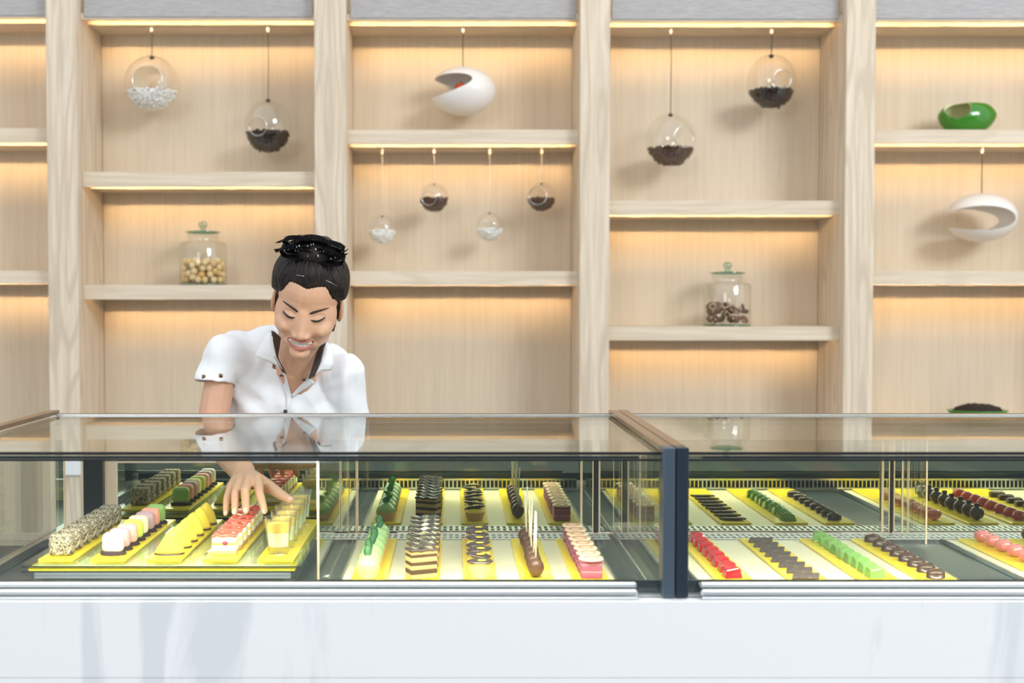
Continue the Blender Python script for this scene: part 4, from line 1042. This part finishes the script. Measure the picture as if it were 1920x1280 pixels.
for _ in range(6):
    mv = {}
    for v in sb.verts:
        if v.is_boundary:
            nn = [e.other_vert(v).co for e in v.link_edges if e.is_boundary]
            if len(nn) == 2: mv[v] = (nn[0] + nn[1]) / 4 + v.co / 2
    for v, q in mv.items(): v.co = q
shirt_bvh = BVHTree.FromBMesh(sb)
shirt = pobj('shirt', sb, 'shirt_white'); sm = shirt.modifiers.new('thick', 'SOLIDIFY'); sm.thickness = .0015; sm.offset = 0
def on_shirt(px_, py_, off_=.002):
    d = (P(px_, py_, 3) - Vector((0, 0, CZ))).normalized(); hit = shirt_bvh.ray_cast(Vector((0, 0, CZ)), d)
    h2 = bvh.ray_cast(Vector((0, 0, CZ)), d)
    p_ = hit[0] if hit[0] else (h2[0] if h2[0] else P(px_, py_, 2.74))
    if hit[0] and h2[0] and h2[3] < hit[3]: p_ = h2[0]
    return p_ - d * off_
def strip(name, rows, m_, parent, th_=.0018, offs=None):
    """rows: list of polylines of world points, lofted"""
    bm = bmesh.new(); vv = [[bm.verts.new(p) for p in r_] for r_ in rows]
    for A, B in zip(vv, vv[1:]):
        for i in range(len(A) - 1): bm.faces.new((A[i], A[i + 1], B[i + 1], B[i]))
    bmesh.ops.subdivide_edges(bm, edges=bm.edges[:], cuts=2, use_grid_fill=True, smooth=.4)
    bmesh.ops.solidify(bm, geom=bm.faces[:], thickness=th_)
    return pobj(name, bm, m_, parent)
# collar: stands around the neck and folds out to two points
def S(px_, py_, o_=.004): return on_shirt(px_, py_, o_)
L_in = [P(511, 626, 2.72), P(512, 640, 2.700), P(518, 668, 2.695), P(530, 692, 2.700)]
L_out = [P(504, 622, 2.735), P(495, 636, 2.715), P(484, 655, 2.712), P(478, 668, 2.712)]
L_mid = [P(508, 622, 2.728), P(506, 638, 2.700), P(506, 660, 2.694), P(512, 681, 2.700)]
strip('collar', [L_in, L_mid, L_out], 'shirt_white', shirt)
strip('collar_lining', [[P(513, 622, 2.722), P(516, 650, 2.712), P(523, 676, 2.712), P(537, 701, 2.712)], [P(509, 624, 2.716), P(511, 646, 2.698), P(515, 670, 2.693), P(529, 697, 2.698)]], 'lining', shirt, .001)
R_in = [P(611, 640, 2.735), P(606, 652, 2.712), P(600, 675, 2.700), P(584, 708, 2.700)]
R_mid = [P(616, 642, 2.738), P(614, 655, 2.706), P(607, 680, 2.695), P(598, 696, 2.696)]
R_out = [P(620, 644, 2.745), P(626, 665, 2.722), P(626, 684, 2.715), P(621, 694, 2.715)]
strip('collar', [R_in, R_mid, R_out], 'shirt_white', shirt)
strip('collar_lining', [[P(606, 636, 2.735), P(594, 660, 2.712), P(586, 686, 2.706), P(578, 711, 2.706)], [P(612, 640, 2.73), P(607, 654, 2.708), P(601, 678, 2.694), P(589, 706, 2.696)]], 'lining', shirt, .001)
# placket edges, buttons, studs
for nm, pts in (('placket', [(530, 694), (536, 712), (541, 728), (545, 742), (544, 760), (541, 790)]), ('placket', [(580, 708), (568, 720), (556, 732), (546, 744)])):
    (oa, ob), (ia, ib) = ((-12, 3), (1.5, 0)) if pts[0][0] < 550 else ((12, 9), (-1.5, -1))
    kk = [1 - (.85 if oa > 0 else .5) * i / (len(pts) - 1) for i in range(len(pts))]
    rows = [[S(x_ + oa * k_, y_ + ob * k_, .0030) for (x_, y_), k_ in zip(pts, kk)], [S(x_ + ia, y_ + ib, .0036) for x_, y_ in pts]]
    strip(nm, rows, 'shirt_white', shirt, .001)
for (x_, y_) in ((527, 704), (570, 712)):
    bm = bmesh.new(); sph(bm, S(x_, y_, .007), (.0040, .0016, .0026), 12, 8); pobj('button', bm, 'lining', shirt)
bm = bmesh.new(); q = S(535, 771, .007); bx(bm, q.x - .004, q.x + .004, q.y - .001, q.y + .001, q.z - .004, q.z + .004, .0006); pobj('button', bm, 'lining', shirt)
for (x_, y_, a_) in ((382, 706, -.2), (414, 704, .3)):
    bm = bmesh.new(); q = S(x_, y_, .002); bx(bm, -.0040, .0040, -.0012, .0012, -.0045, .0045, .0008)
    bmesh.ops.transform(bm, matrix=Matrix.Translation(q) @ Matrix.Rotation(a_, 4, 'Z'), verts=bm.verts); pobj('sleeve_stud', bm, 'gold_stud', shirt)
# sleeve hem band
hb_ = [];
bm = bmesh.new()
zax = hem_d; xa_ = zax.orthogonal().normalized(); ya_ = zax.cross(xa_)
# trousers and shoes (behind the counter)
bm = bmesh.new(); cap(bm, pel + Vector((0, 0, .04)), pel + Vector((0, 0, -.05)), .145, .14)
for sx in (-1, 1):
    kn = Vector((-.31 + sx * .10, 2.96, .48)); an = Vector((-.31 + sx * .10, 3.0, .11)); cap(bm, pel + Vector((sx * .075, 0, -.02)), kn, .10, .067); cap(bm, kn, an, .065, .055)
pobj('trousers', remesh(bm, .006, 4), 'trousers')
for sx in (-1, 1):
    bm = bmesh.new(); an = Vector((-.31 + sx * .10, 3.0, .045)); sph(bm, an + Vector((0, -.055, 0)), (.045, .125, .044), 20, 12)
    for v in bm.verts: v.co.z = max(v.co.z, .001)
    pobj('shoe', bm, 'lining')
